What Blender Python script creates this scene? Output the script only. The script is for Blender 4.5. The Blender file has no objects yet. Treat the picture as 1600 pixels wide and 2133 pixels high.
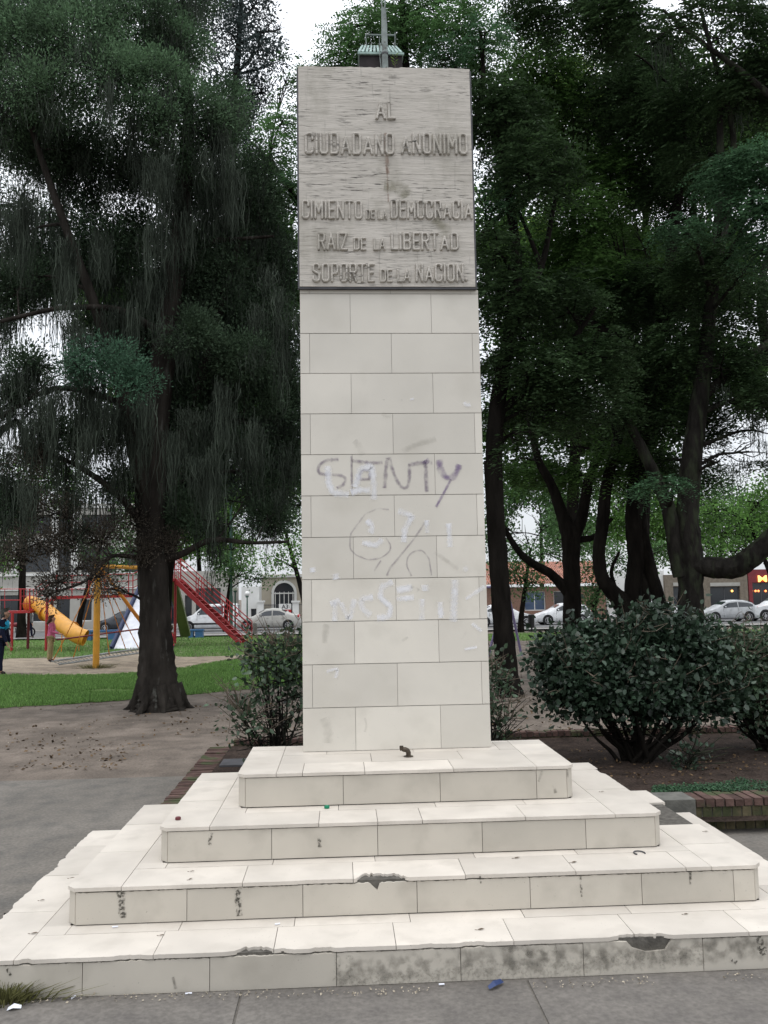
import bpy, bmesh, math, random
import numpy as np
from mathutils import Vector, Matrix

# ------------------------------------------------------------------ camera, sky, sun, exposure
S = bpy.context.scene
F, YAW, PITCH, ROLL = 1750.0, 0.0523, 0.0988, -0.0170
CAM = np.array([-0.2122, -6.021, 1.8474])
def _rot():
    c, s = math.cos(YAW), math.sin(YAW)
    w = np.array([s * math.cos(PITCH), c * math.cos(PITCH), math.sin(PITCH)])
    r = np.array([c, -s, 0.0]); u = np.cross(r, w)
    return r * math.cos(ROLL) + u * math.sin(ROLL), -r * math.sin(ROLL) + u * math.cos(ROLL), w
R_, U_, W_ = _rot()
cd = bpy.data.cameras.new('camera'); cam = bpy.data.objects.new('camera', cd); S.collection.objects.link(cam)
cd.sensor_fit = 'VERTICAL'; cd.sensor_height = 24.0; cd.lens = 24.0 * F / 2133.0
cd.clip_start = 0.05; cd.clip_end = 3000
cam.matrix_world = Matrix(((R_[0], U_[0], -W_[0], CAM[0]), (R_[1], U_[1], -W_[1], CAM[1]), (R_[2], U_[2], -W_[2], CAM[2]), (0, 0, 0, 1)))
S.camera = cam
SUN_EL, SUN_AZ = math.radians(74), math.radians(205)      # azimuth clockwise from +Y: behind the viewer, a little to the left
world = bpy.data.worlds.new("World"); S.world = world; world.use_nodes = True
wt = world.node_tree; wt.nodes.clear()
sky = wt.nodes.new('ShaderNodeTexSky'); sky.sky_type = 'NISHITA'; sky.sun_disc = False
sky.sun_elevation = SUN_EL; sky.sun_rotation = SUN_AZ; sky.air_density = 1.0; sky.dust_density = 2.5
tc = wt.nodes.new('ShaderNodeTexCoord'); nz = wt.nodes.new('ShaderNodeTexNoise'); nz.inputs['Scale'].default_value = 2.2; nz.inputs['Detail'].default_value = 6
wt.links.new(tc.outputs['Generated'], nz.inputs['Vector'])
rp = wt.nodes.new('ShaderNodeValToRGB'); rp.color_ramp.elements[0].position = .30; rp.color_ramp.elements[0].color = (8.9, 9.3, 9.9, 1)
rp.color_ramp.elements[1].position = .70; rp.color_ramp.elements[1].color = (12.2, 12.5, 12.9, 1)
wt.links.new(nz.outputs[0], rp.inputs[0])
mx = wt.nodes.new('ShaderNodeMix'); mx.data_type = 'RGBA'; mx.inputs[0].default_value = .82      # overcast: cloud over the clear sky
wt.links.new(sky.outputs[0], mx.inputs[6]); wt.links.new(rp.outputs[0], mx.inputs[7])
bg = wt.nodes.new('ShaderNodeBackground'); bg.inputs[1].default_value = 0.10
wo = wt.nodes.new('ShaderNodeOutputWorld'); sx_ = wt.nodes.new('ShaderNodeSeparateXYZ'); wt.links.new(tc.outputs['Generated'], sx_.inputs[0])
gr = wt.nodes.new('ShaderNodeMapRange'); gr.inputs[1].default_value = 0.0; gr.inputs[2].default_value = 1.0; gr.inputs[3].default_value = .85; gr.inputs[4].default_value = 2.3   # an overcast sky is brightest overhead
wt.links.new(sx_.outputs[2], gr.inputs[0]); vs_ = wt.nodes.new('ShaderNodeVectorMath'); vs_.operation = 'SCALE'; wt.links.new(mx.outputs[2], vs_.inputs[0]); wt.links.new(gr.outputs[0], vs_.inputs['Scale'])
wt.links.new(vs_.outputs[0], bg.inputs[0]); wt.links.new(bg.outputs[0], wo.inputs[0])
sl = bpy.data.lights.new('sun', 'SUN'); sl.energy = 0.7; sl.angle = math.radians(25); sl.color = (1, .96, .9)
so = bpy.data.objects.new('sun', sl); S.collection.objects.link(so)
sd = Vector((math.sin(SUN_AZ) * math.cos(SUN_EL), math.cos(SUN_AZ) * math.cos(SUN_EL), math.sin(SUN_EL)))
so.rotation_euler = (-sd).to_track_quat('-Z', 'Y').to_euler()
S.view_settings.view_transform = 'Standard'; S.view_settings.look = 'None'
S.view_settings.exposure = -0.05; S.view_settings.gamma = 1
try:
    S.cycles.use_denoising = True
    S.cycles.max_bounces = 5; S.cycles.diffuse_bounces = 3; S.cycles.glossy_bounces = 2
    S.cycles.transmission_bounces = 3; S.cycles.transparent_max_bounces = 12
except Exception: pass

# ------------------------------------------------------------------ layout: photograph pixel -> point in the place
def ray(px, py):
    d = W_ + R_ * ((px - 800.0) / F) + U_ * ((1066.5 - py) / F)
    return d
def P(px, py, Y):                       # the point seen at that pixel at world depth y = Y
    d = ray(px, py); t = (Y - CAM[1]) / d[1]; return CAM + d * t
def tz(y): return 0.0 if y < 3 else -0.008 * (min(y, 62) - 3)
def G(px, py):                          # the point of the ground seen there
    d = ray(px, py); t = 1.0
    for _ in range(60):
        y = CAM[1] + d[1] * t; t2 = (tz(y) - CAM[2]) / d[2]; t = .5 * t + .5 * t2
    return CAM + d * t
def mpp(Y): return (Y - CAM[1]) / F     # metres per pixel at that depth

rng = np.random.default_rng(7); random.seed(7)
_h = rng.random((32, 32, 32))
def vnoise(p):
    p = np.asarray(p, float); i = np.floor(p).astype(int); f = p - i; f = f * f * (3 - 2 * f); o = 0
    for a in (0, 1):
        for b in (0, 1):
            for c in (0, 1):
                w = (f[:, 0] if a else 1 - f[:, 0]) * (f[:, 1] if b else 1 - f[:, 1]) * (f[:, 2] if c else 1 - f[:, 2])
                o = o + w * _h[(i[:, 0] + a) % 32, (i[:, 1] + b) % 32, (i[:, 2] + c) % 32]
    return o

# ------------------------------------------------------------------ objects
def tag(o, label=None, cat=None, group=None, kind=None):
    if label: o['label'] = label
    if cat: o['category'] = cat
    if group: o['group'] = group
    if kind: o['kind'] = kind
    return o
def link(o, parent=None):
    S.collection.objects.link(o)
    if parent is not None:
        o.parent = parent; bpy.context.view_layer.update() if False else None
        o.matrix_parent_inverse = Matrix.Translation(-Vector(parent.location)) if parent.get('_w') else Matrix()
    return o
def empty(name, loc=(0, 0, 0), rz=0.0):
    o = bpy.data.objects.new(name, None); o.location = loc; o.rotation_euler = (0, 0, rz); o.empty_display_size = .1
    S.collection.objects.link(o); return o
def thing(name, label, cat, loc=(0, 0, 0), rz=0.0, group=None, world=False):
    """world=True: the parts are modelled in world coordinates and the Empty still stands at the thing's base"""
    o = empty(name, loc, rz); tag(o, label, cat, group)
    if world: WORLD.add(o.name)
    return o
WORLD = set()
def from_np(name, V, Fc, mat, parent=None, smooth=False, uv=None, k=4, mats=None, mi=None):
    V = np.asarray(V, float); Fc = np.asarray(Fc, np.int32)
    if parent is not None and parent.name in WORLD: V = V - np.array(parent.location)
    elif parent is not None and parent.parent is not None and parent.parent.name in WORLD: V = V - np.array(parent.parent.location)
    me = bpy.data.meshes.new(name); n = len(Fc)
    me.vertices.add(len(V)); me.vertices.foreach_set('co', V.astype(np.float32).ravel())
    me.loops.add(n * k); me.loops.foreach_set('vertex_index', Fc.ravel())
    me.polygons.add(n); me.polygons.foreach_set('loop_start', np.arange(n, dtype=np.int32) * k)
    if uv is not None:
        l = me.uv_layers.new(name='UVMap'); l.data.foreach_set('uv', np.asarray(uv, np.float32)[Fc.ravel()].ravel())
    me.update(calc_edges=True)
    if smooth: me.polygons.foreach_set('use_smooth', np.ones(n, bool))
    for m in (mats or [mat]): me.materials.append(m)
    if mi is not None: me.polygons.foreach_set('material_index', np.asarray(mi, np.int32))
    o = bpy.data.objects.new(name, me); S.collection.objects.link(o)
    if parent is not None: o.parent = parent
    return o

class MB:
    def __init__(s): s.v = []; s.f = []; s.uv = {}; s.mi = []; s.cur = 0
    def add(s, vs, fs):
        b = len(s.v); s.v += [tuple(map(float, v)) for v in vs]
        for f in fs: s.f.append([b + i for i in f]); s.mi.append(s.cur)
        return b
    def box(s, a, b):
        (x0, y0, z0), (x1, y1, z1) = [min(p, q) for p, q in zip(a, b)], [max(p, q) for p, q in zip(a, b)]
        s.add([(x0, y0, z0), (x1, y0, z0), (x1, y1, z0), (x0, y1, z0), (x0, y0, z1), (x1, y0, z1), (x1, y1, z1), (x0, y1, z1)],
              [(0, 3, 2, 1), (4, 5, 6, 7), (0, 1, 5, 4), (1, 2, 6, 5), (2, 3, 7, 6), (3, 0, 4, 7)]); return s
    def tube(s, pts, r, n=8, cap=True, wob=0.0, seed=0):
        pts = [np.array(p, float) for p in pts]
        if not hasattr(r, '__len__'): r = [r] * len(pts)
        rg = np.random.default_rng(seed); b = len(s.v)
        up = np.array([0.0, 0, 1]); prev = None
        for i, p in enumerate(pts):
            t = pts[min(i + 1, len(pts) - 1)] - pts[max(i - 1, 0)]; t = t / (np.linalg.norm(t) + 1e-9)
            if prev is None:
                a = np.cross(t, up if abs(t[2]) < .9 else np.array([1.0, 0, 0]))
            else: a = prev - t * (prev @ t)
            a = a / (np.linalg.norm(a) + 1e-9); prev = a; c = np.cross(t, a)
            for k in range(n):
                an = 2 * math.pi * k / n; rr = r[i] * (1 + wob * (rg.random() - .5) * 2)
                s.v.append(tuple(p + (a * math.cos(an) + c * math.sin(an)) * rr))
        for i in range(len(pts) - 1):
            for k in range(n):
                s.f.append([b + i * n + k, b + i * n + (k + 1) % n, b + (i + 1) * n + (k + 1) % n, b + (i + 1) * n + k]); s.mi.append(s.cur)
        if cap:
            s.f.append([b + k for k in range(n)][::-1]); s.mi.append(s.cur)
            s.f.append([b + (len(pts) - 1) * n + k for k in range(n)]); s.mi.append(s.cur)
        return s
    def bar(s, a, b, w, h=None):
        """rectangular bar from a to b"""
        h = h or w; a = np.array(a, float); b = np.array(b, float); t = (b - a) / (np.linalg.norm(b - a) + 1e-9)
        x = np.cross(t, [0, 0, 1.0] if abs(t[2]) < .95 else [0, 1.0, 0]); x /= np.linalg.norm(x); y = np.cross(x, t)
        vs = [p + x * sx * w / 2 + y * sy * h / 2 for p in (a, b) for sx, sy in ((-1, -1), (1, -1), (1, 1), (-1, 1))]
        s.add(vs, [(0, 1, 2, 3), (7, 6, 5, 4), (0, 4, 5, 1), (1, 5, 6, 2), (2, 6, 7, 3), (3, 7, 4, 0)]); return s
    def prism(s, poly, fn, t):
        """poly: 2-D outline; fn(u,v,w) -> 3-D; w = 0 outer face, w = t inner"""
        n = len(poly); vs = [fn(u, v, 0) for u, v in poly] + [fn(u, v, t) for u, v in poly]
        s.add(vs, [list(range(n)), list(range(n, 2 * n))[::-1]] + [(i, i + n, (i + 1) % n + n, (i + 1) % n) for i in range(n)]); return s
    def sphere(s, c, r, n=12, m=8, sq=(1, 1, 1)):
        b = len(s.v)
        for i in range(m + 1):
            th = math.pi * i / m
            for k in range(n):
                a = 2 * math.pi * k / n
                s.v.append((c[0] + r * sq[0] * math.sin(th) * math.cos(a), c[1] + r * sq[1] * math.sin(th) * math.sin(a), c[2] + r * sq[2] * math.cos(th)))
        for i in range(m):
            for k in range(n):
                s.f.append([b + i * n + k, b + (i + 1) * n + k, b + (i + 1) * n + (k + 1) % n, b + i * n + (k + 1) % n]); s.mi.append(s.cur)
        return s
    def build(s, name, mat, parent=None, smooth=False, mats=None):
        off = np.zeros(3); q = parent
        while q is not None:
            if q.name in WORLD: off = np.array(q.location); break
            q = q.parent
        me = bpy.data.meshes.new(name); me.from_pydata([tuple(np.array(v) - off) for v in s.v], [], s.f)
        for m in (mats or [mat]): me.materials.append(m)
        if mats: me.polygons.foreach_set('material_index', np.array(s.mi, np.int32))
        bm = bmesh.new(); bm.from_mesh(me)
        bmesh.ops.recalc_face_normals(bm, faces=bm.faces); bm.to_mesh(me); bm.free()
        if smooth:
            me.polygons.foreach_set('use_smooth', np.ones(len(me.polygons), bool))
            try: me.set_sharp_from_angle(angle=math.radians(40))
            except Exception: pass
        me.update()
        o = bpy.data.objects.new(name, me); S.collection.objects.link(o)
        if parent is not None: o.parent = parent
        return o
def children(o): return [c for c in bpy.data.objects if c.parent == o]
def copy_tree(o, parent=None):
    c = o.copy(); S.collection.objects.link(c); c.parent = parent
    for ch in children(o): copy_tree(ch, c)
    return c

# ------------------------------------------------------------------ materials
def mat(name, col, rough=.8, spec=.3, metal=0.0, var=0.0, scale=5.0, bump=0.0, bscale=None, stretch=(1, 1, 1), dark=None, dthr=(.55, .7), dscale=3.0,
        island=0.0, trans=0.0, emit=None, estr=1.0, coord='Object', detail=6, bdist=.01, dstretch=None, speck=0, grain=0, gscale=70):
    m = bpy.data.materials.new(name); m.use_nodes = True; nt = m.node_tree; N = nt.nodes; L = nt.links
    b = N['Principled BSDF']; b.inputs['Roughness'].default_value = rough; b.inputs['Metallic'].default_value = metal
    b.inputs['Specular IOR Level'].default_value = spec
    c4 = lambda c: (c[0], c[1], c[2], 1)
    t = N.new('ShaderNodeTexCoord'); mp = N.new('ShaderNodeMapping'); mp.inputs['Scale'].default_value = stretch; L.new(t.outputs[coord], mp.inputs[0])
    vec = mp.outputs[0]; out = None
    def noise(sc, det=detail, v=None):
        n = N.new('ShaderNodeTexNoise'); n.inputs['Scale'].default_value = sc; n.inputs['Detail'].default_value = det; L.new(v or vec, n.inputs['Vector']); return n.outputs[0]
    def scalar(src, lo, hi, a=0.3, bb=.7):
        r = N.new('ShaderNodeMapRange'); r.inputs[1].default_value = a; r.inputs[2].default_value = bb; r.inputs[3].default_value = lo; r.inputs[4].default_value = hi; L.new(src, r.inputs[0]); return r.outputs[0]
    rgb = N.new('ShaderNodeRGB'); rgb.outputs[0].default_value = c4(col); out = rgb.outputs[0]
    def mul(o, fac):
        v = N.new('ShaderNodeVectorMath'); v.operation = 'SCALE'; L.new(o, v.inputs[0]); L.new(fac, v.inputs['Scale']); return v.outputs[0]
    if var: out = mul(out, scalar(noise(scale), 1 - var, 1 + var))
    if island:
        g = N.new('ShaderNodeNewGeometry'); out = mul(out, scalar(g.outputs['Random Per Island'], 1 - island, 1 + island, 0, 1))
    if dark is not None:
        v2 = vec
        if dstretch:
            mp2 = N.new('ShaderNodeMapping'); mp2.inputs['Scale'].default_value = dstretch; L.new(t.outputs[coord], mp2.inputs[0]); v2 = mp2.outputs[0]
        r = scalar(noise(dscale, 8, v2), 0, 1, *dthr); q = N.new('ShaderNodeMix'); q.data_type = 'RGBA'; L.new(r, q.inputs[0]); L.new(out, q.inputs[6]); q.inputs[7].default_value = c4(dark); out = q.outputs[2]
    if grain: out = mul(out, scalar(noise(gscale, 3), 1 - grain, 1 + grain, .32, .68))
    if speck:
        r = scalar(noise(95, 3), 0, speck, .68, .76); r2 = scalar(noise(3.5, 4), 0, 1, .42, .62); mm_ = N.new('ShaderNodeMath'); mm_.operation = 'MULTIPLY'; L.new(r, mm_.inputs[0]); L.new(r2, mm_.inputs[1])
        q = N.new('ShaderNodeMix'); q.data_type = 'RGBA'; L.new(mm_.outputs[0], q.inputs[0]); L.new(out, q.inputs[6]); q.inputs[7].default_value = (.10, .09, .075, 1); out = q.outputs[2]
    L.new(out, b.inputs['Base Color'])
    if bump:
        bn = N.new('ShaderNodeBump'); bn.inputs['Strength'].default_value = bump; bn.inputs['Distance'].default_value = bdist
        L.new(noise(bscale or scale * 4), bn.inputs['Height']); L.new(bn.outputs[0], b.inputs['Normal'])
    if emit: b.inputs['Emission Color'].default_value = c4(emit); b.inputs['Emission Strength'].default_value = estr
    if trans:
        tr = N.new('ShaderNodeBsdfTranslucent'); L.new(out, tr.inputs[0]); ms = N.new('ShaderNodeMixShader'); ms.inputs[0].default_value = trans
        L.new(b.outputs[0], ms.inputs[1]); L.new(tr.outputs[0], ms.inputs[2]); L.new(ms.outputs[0], N['Material Output'].inputs[0])
    m['out'] = 1
    return m
def glass(name, col=(.02, .025, .03), rough=.08): return mat(name, col, rough, .6)
def spray_mat(name, col, dens, nscale=40, lo=.42, hi=.6, soft=1.0):
    m = bpy.data.materials.new(name); m.use_nodes = True; nt = m.node_tree; N = nt.nodes; L = nt.links; b = N['Principled BSDF']
    b.inputs['Base Color'].default_value = (*col, 1); b.inputs['Roughness'].default_value = .85
    uv = N.new('ShaderNodeUVMap'); sp = N.new('ShaderNodeSeparateXYZ'); L.new(uv.outputs[0], sp.inputs[0])
    def M(op, a, c=None):
        n = N.new('ShaderNodeMath'); n.operation = op
        for i, q in enumerate((a, c)):
            if q is None: continue
            if isinstance(q, (int, float)): n.inputs[i].default_value = q
            else: L.new(q, n.inputs[i])
        return n.outputs[0]
    e = M('MULTIPLY', sp.outputs[1], M('SUBTRACT', 1.0, sp.outputs[1])); e = M('POWER', M('MULTIPLY', e, 4.0), soft)
    t = N.new('ShaderNodeTexCoord'); n = N.new('ShaderNodeTexNoise'); n.inputs['Scale'].default_value = nscale; n.inputs['Detail'].default_value = 6; L.new(t.outputs['Object'], n.inputs['Vector'])
    r = N.new('ShaderNodeMapRange'); r.inputs[1].default_value = lo; r.inputs[2].default_value = hi; L.new(n.outputs[0], r.inputs[0])
    a = M('MULTIPLY', M('MULTIPLY', e, r.outputs[0]), dens)
    L.new(a, b.inputs['Alpha']); return m

M = {}
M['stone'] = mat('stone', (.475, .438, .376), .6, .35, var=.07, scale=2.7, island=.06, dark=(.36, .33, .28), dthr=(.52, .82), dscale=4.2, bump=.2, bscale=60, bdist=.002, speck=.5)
M['stone_pillar'] = mat('stone_pillar', (.58, .548, .486), .55, .4, var=.06, scale=2.2, island=.09, dark=(.49, .46, .40), dthr=(.52, .85), dscale=3.0, bump=.15, bscale=60, bdist=.002, speck=.25)
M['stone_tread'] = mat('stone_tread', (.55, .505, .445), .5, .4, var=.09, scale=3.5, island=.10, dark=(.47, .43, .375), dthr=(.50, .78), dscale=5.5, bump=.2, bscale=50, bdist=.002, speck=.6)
M['mortar'] = mat('mortar', (.10, .093, .082), .95, .1, var=.35, scale=25, bump=.6, bscale=60, bdist=.008)
M['grout'] = mat('grout', (.34, .32, .28), .95, .1, var=.3, scale=12, bump=.3, bscale=60)
M['path'] = mat('path', (.145, .132, .115), .9, .25, var=.18, scale=1.2, dark=(.085, .082, .076), dthr=(.45, .85), dscale=5, speck=.5, grain=.17, gscale=45, bump=.3, bscale=70, bdist=.004)
M['dirt'] = mat('dirt', (.165, .138, .115), .95, .1, var=.32, scale=1.3, dark=(.095, .08, .068), dthr=(.46, .8), dscale=3, bump=.8, bscale=18, bdist=.03, speck=.8, grain=.17, gscale=45)
M['soil'] = mat('soil', (.036, .026, .021), .95, .1, var=.4, scale=6, grain=.4, gscale=40, bump=1, bscale=25, bdist=.03)
M['sand'] = mat('sand', (.27, .225, .17), .95, .1, grain=.25, gscale=25, var=.25, scale=2.0, dark=(.15, .12, .095), dthr=(.55, .7), dscale=3, bump=.4, bscale=30)
M['lawn'] = mat('lawn', (.12, .19, .06), .95, .1, var=.35, scale=1.5, dark=(.085, .12, .04), dthr=(.55, .85), dscale=2.5, bump=.8, bscale=60, bdist=.03)
M['lawn2'] = mat('lawn2', (.135, .18, .075), .95, .1, var=.35, scale=.8, dark=(.15, .12, .085), dthr=(.52, .66), dscale=1.3, bump=.8, bscale=40, bdist=.03)
M['blade'] = mat('blade', (.15, .27, .075), .7, .2, island=.45, trans=.3)
M['asphalt'] = mat('asphalt', (.13, .13, .13), .9, .2, var=.2, scale=2, bump=.3, bscale=80)
M['walk'] = mat('walk', (.26, .25, .235), .9, .2, var=.15, scale=1, bump=.2, bscale=40)
M['brick'] = mat('brick', (.085, .053, .045), .9, .15, var=.35, scale=9, island=.25, dark=(.06, .07, .035), dthr=(.5, .62), dscale=5, bump=.6, bscale=40)
M['mossbrick'] = mat('mossbrick', (.10, .085, .05), .9, .15, var=.4, scale=9, island=.2, dark=(.05, .056, .028), dthr=(.42, .6), dscale=7, bump=.6, bscale=40)
M['bark'] = mat('bark', (.028, .0245, .021), .95, .05, var=.5, scale=6, stretch=(1, 1, .22), dark=(.085, .085, .075), dthr=(.62, .72), dscale=9, bump=1.0, bscale=14, bdist=.05)
M['bark_dark'] = mat('bark_dark', (.011, .0095, .008), .95, .05, var=.5, scale=6, stretch=(1, 1, .25), bump=1.0, bscale=14, bdist=.05)
M['bark_pale'] = mat('bark_pale', (.018, .0165, .0145), .95, .05, var=.5, scale=6, stretch=(1, 1, .3), dark=(.035, .042, .026), dthr=(.5, .65), dscale=5, bump=1.0, bscale=14, bdist=.05)
M['twig'] = mat('twig', (.13, .105, .08), .9, .15, var=.3, scale=9)
def leafmat(n, c, isl=.5, tr=.25, var=.5, sc=.9, rough=.6, spec=.10): return mat(n, c, rough, spec, island=isl, trans=tr, var=var, scale=sc, detail=2)
M['cypress'] = leafmat('cypress', (.048, .076, .044)); M['cypress_top'] = leafmat('cypress_top', (.082, .138, .074), .5, .3, .6, 1.4)
M['cypress_teal'] = leafmat('cypress_teal', (.062, .125, .078), .45, .3)
M['cypress_dry'] = leafmat('cypress_dry', (.07, .06, .048))
M['mossmat'] = leafmat('moss_hanging', (.042, .052, .040), .5, .15, .5, 1.5, .9, .05)
M['feather'] = leafmat('feather', (.07, .14, .05), tr=.4)
M['feather_teal'] = leafmat('feather_teal', (.056, .115, .058), tr=.3)
M['feather_dark'] = leafmat('feather_dark', (.036, .064, .027), tr=.3)
M['feather_mid'] = leafmat('feather_mid', (.055, .108, .030), tr=.45); M['feather_lime'] = leafmat('feather_lime', (.16, .25, .05), tr=.45)
M['street_leaf'] = leafmat('street_leaf', (.10, .20, .05), tr=.4, sc=.5)
M['street_leaf2'] = leafmat('street_leaf2', (.07, .135, .05), tr=.35, sc=.5)
M['bush'] = leafmat('bush', (.028, .050, .030), .5, .12, .4, 3, .4, .35)
M['bush_brown'] = leafmat('bush_brown', (.10, .085, .045), .35, .2, .4, 3)
M['bush_green'] = leafmat('bush_green', (.05, .085, .045), .4, .2, .35, 3, .4, .45)
M['trav'] = None
for n, c, r_, s_ in (('red', (.36, .025, .028), .45, .4), ('darkred', (.16, .02, .025), .5, .4), ('yellow', (.62, .29, .025), .4, .5), ('orange', (.60, .22, .03), .5, .4),
                     ('blue', (.04, .12, .26), .5, .4), ('navy', (.02, .035, .10), .5, .4), ('white', (.72, .74, .80), .35, .5), ('green_slide', (.10, .13, .045), .5, .4),
                     ('purple', (.16, .13, .24), .5, .4), ('greenpole', (.03, .085, .06), .5, .4), ('globe', (.7, .7, .68), .3, .5), ('steel', (.33, .35, .35), .5, .5),
                     ('black', (.012, .012, .013), .5, .4), ('rubber', (.015, .015, .016), .85, .2), ('rim', (.42, .42, .43), .3, .6), ('chrome', (.5, .5, .5), .2, .8),
                     ('car_white', (.68, .69, .70), .25, .6), ('car_silver', (.42, .43, .44), .28, .7), ('car_beige', (.40, .39, .36), .28, .7), ('car_dark', (.03, .035, .045), .2, .7),
                     ('lampred', (.4, .02, .02), .3, .5), ('lampclear', (.6, .6, .6), .15, .7), ('plastic_dark', (.03, .03, .032), .6, .3)):
    M[n] = mat(n, c, r_, s_, var=.12, scale=4)
M['glass'] = glass('glass'); M['glass_blue'] = glass('glass_blue', (.05, .08, .14))
M['cream'] = mat('cream', (.42, .38, .31), .9, .2, var=.1, scale=1, dark=(.26, .24, .2), dthr=(.6, .8), dscale=.8)
M['bstone'] = mat('building_stone', (.36, .35, .32), .85, .2, var=.1, scale=1.2, dark=(.25, .245, .23), dthr=(.55, .8), dscale=1)
M['bwhite'] = mat('building_white', (.62, .62, .60), .85, .2, var=.08, scale=1)
M['bbrick'] = mat('building_brick', (.20, .12, .09), .9, .15, var=.3, scale=14)
M['bbrown'] = mat('building_brown', (.17, .145, .115), .9, .15, var=.2, scale=5)
M['tile_roof'] = mat('tile_roof', (.34, .15, .10), .9, .15, island=.3, var=.3, scale=6)
M['metal_dark'] = mat('metal_dark', (.06, .06, .065), .6, .4, var=.3, scale=8)
M['verdigris'] = mat('verdigris', (.26, .36, .33), .7, .3, var=.25, scale=20)
M['pole'] = mat('pole_paint', (.19, .22, .21), .7, .3, var=.35, scale=15, dark=(.10, .10, .09), dthr=(.55, .65), dscale=30)
M['boxred'] = mat('boxred', (.014, .010, .011), .7, .3, var=.4, scale=20)

# ------------------------------------------------------------------ ground, paving, lawns
def strip(name, ys, x0, x1, nx, m, dz=0.0, kind='structure', label=None):
    V = []; Fc = []
    xs = np.linspace(x0, x1, nx)
    for y in ys:
        for x in xs: V.append((x, y, tz(y) + dz))
    for j in range(len(ys) - 1):
        for i in range(nx - 1): a = j * nx + i; Fc.append((a, a + 1, a + nx + 1, a + nx))
    o = from_np(name, V, Fc, m); tag(o, label, None, None, kind); return o
strip('ground', [-60, -20, 0, 3, 10, 30, 62, 200, 900], -500, 500, 12, M['dirt'])
def interp(pts, x): return float(np.interp(x, [p[0] for p in pts], [p[1] for p in pts]))
def patch_grid(bot, top, x0, x1, nx, ny, jag, seed):
    rg = np.random.default_rng(seed); out = np.zeros((ny, nx, 3))
    for i, x in enumerate(np.linspace(x0, x1, nx)):
        a = G(x, interp(bot, x)); b = G(x, interp(top, x))
        ja, jb = (rg.random(2) - .5) * 2 * jag
        for j in range(ny):
            t = j / (ny - 1); p = a * (1 - t) + b * t; p[1] += ja * (1 - t) + jb * t; out[j, i] = p
    return out
def patch(name, label, bot, top, x0, x1, m, dz, nx=60, ny=6, jag=.1, seed=1, kind='structure', blades=0, bl=(.03, .07), parent=None, bm=None):
    g = patch_grid(bot, top, x0, x1, nx, ny, jag, seed); g[:, :, 2] = np.vectorize(tz)(g[:, :, 1]) + dz
    V = g.reshape(-1, 3); idx = np.arange(nx * ny).reshape(ny, nx)
    Fc = np.stack([idx[:-1, :-1], idx[:-1, 1:], idx[1:, 1:], idx[1:, :-1]], -1).reshape(-1, 4)
    mats = [m]; mi = None
    k4 = Fc
    if blades:
        rg = np.random.default_rng(seed + 5); u = rg.random(blades) * (nx - 1.001); v = rg.random(blades) * (ny - 1.001)
        i = u.astype(int); j = v.astype(int); fu = (u - i)[:, None]; fv = (v - j)[:, None]
        B = (g[j, i] * (1 - fu) + g[j, i + 1] * fu) * (1 - fv) + (g[j + 1, i] * (1 - fu) + g[j + 1, i + 1] * fu) * fv
        keep = vnoise(B * [1.3, 1.3, 0] + 5) > .12; B = B[keep]; n = len(B)
        h = bl[0] + (bl[1] - bl[0]) * rg.random(n); a = rg.random(n) * 6.283; w = .006 + .006 * rg.random(n)
        dx = np.stack([np.cos(a) * w, np.sin(a) * w, 0 * a], 1); le = np.stack([rg.normal(0, .4, n) * h, rg.normal(0, .4, n) * h, h], 1)
        VV = np.concatenate([B - dx, B + dx, B + le + dx * .3, B + le - dx * .3]); q = np.arange(n) + len(V)
        FF = np.stack([q, q + n, q + 2 * n, q + 3 * n], 1)
        V = np.concatenate([V, VV]); k4 = np.concatenate([Fc, FF]); mats = [m, bm or M['blade']]; mi = np.concatenate([np.zeros(len(Fc)), np.ones(n)])
    o = from_np(name, V, k4, None, None, mats=mats, mi=mi); tag(o, label, None, None, kind); return o
# paving slabs in front and beside the monument, with broken joints
def slab_field(name, x0, x1, y0, y1, w, d, gap, dz, m, seed, skip=None, jitter=.01):
    rg = np.random.default_rng(seed); mb = MB(); r = 0; y = y0
    while y < y1 - .01:
        x = x0 + (0 if r % 2 else w * .5) - w; ye = min(y + d, y1)
        while x < x1:
            xe = min(x + w, x1); xs = max(x, x0)
            if xe - xs > .05:
                z = dz + (rg.random() - .5) * .006
                mb.prism([(xs + gap, y + gap), (xe - gap, y + gap), (xe - gap, ye - gap), (xs + gap, ye - gap)], lambda u, v, t, z=z: (u, v, tz(v) + z - t), .03)
            x += w
        y += d; r += 1
    o = mb.build(name, m); tag(o, None, None, None, 'structure'); return o
M['pave'] = mat('pave', (.152, .139, .124), .85, .3, var=.16, scale=1.5, island=.10, dark=(.105, .096, .088), dthr=(.42, .82), dscale=5.5, speck=.7, grain=.17, gscale=45, bump=.3, bscale=60, bdist=.004)
strip('path', [-20, -6, 0, 3, 3.08], -40, 40, 20, M['path'], .004)
slab_field('pavement', -3.4, 5.2, -3.4, -1.84, 1.35, .78, .006, .012, M['pave'], 3)
strip('road', [44.0, 50, 57.5], -200, 200, 40, M['asphalt'], .004)
def kerb(name, y, h, w, m):
    o = MB().box((-200, y, tz(y) - .1), (200, y + w, tz(y) + h)).build(name, m); tag(o, None, None, None, 'structure'); return o
kerb('kerb', 43.7, .13, .28, M['walk']); kerb('kerb', 57.5, .13, .28, M['walk'])
strip('pavement', [41.6, 43.7], -200, 200, 20, M['walk'], .10); strip('pavement', [57.78, 60.2], -200, 200, 20, M['walk'], .11)
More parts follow.
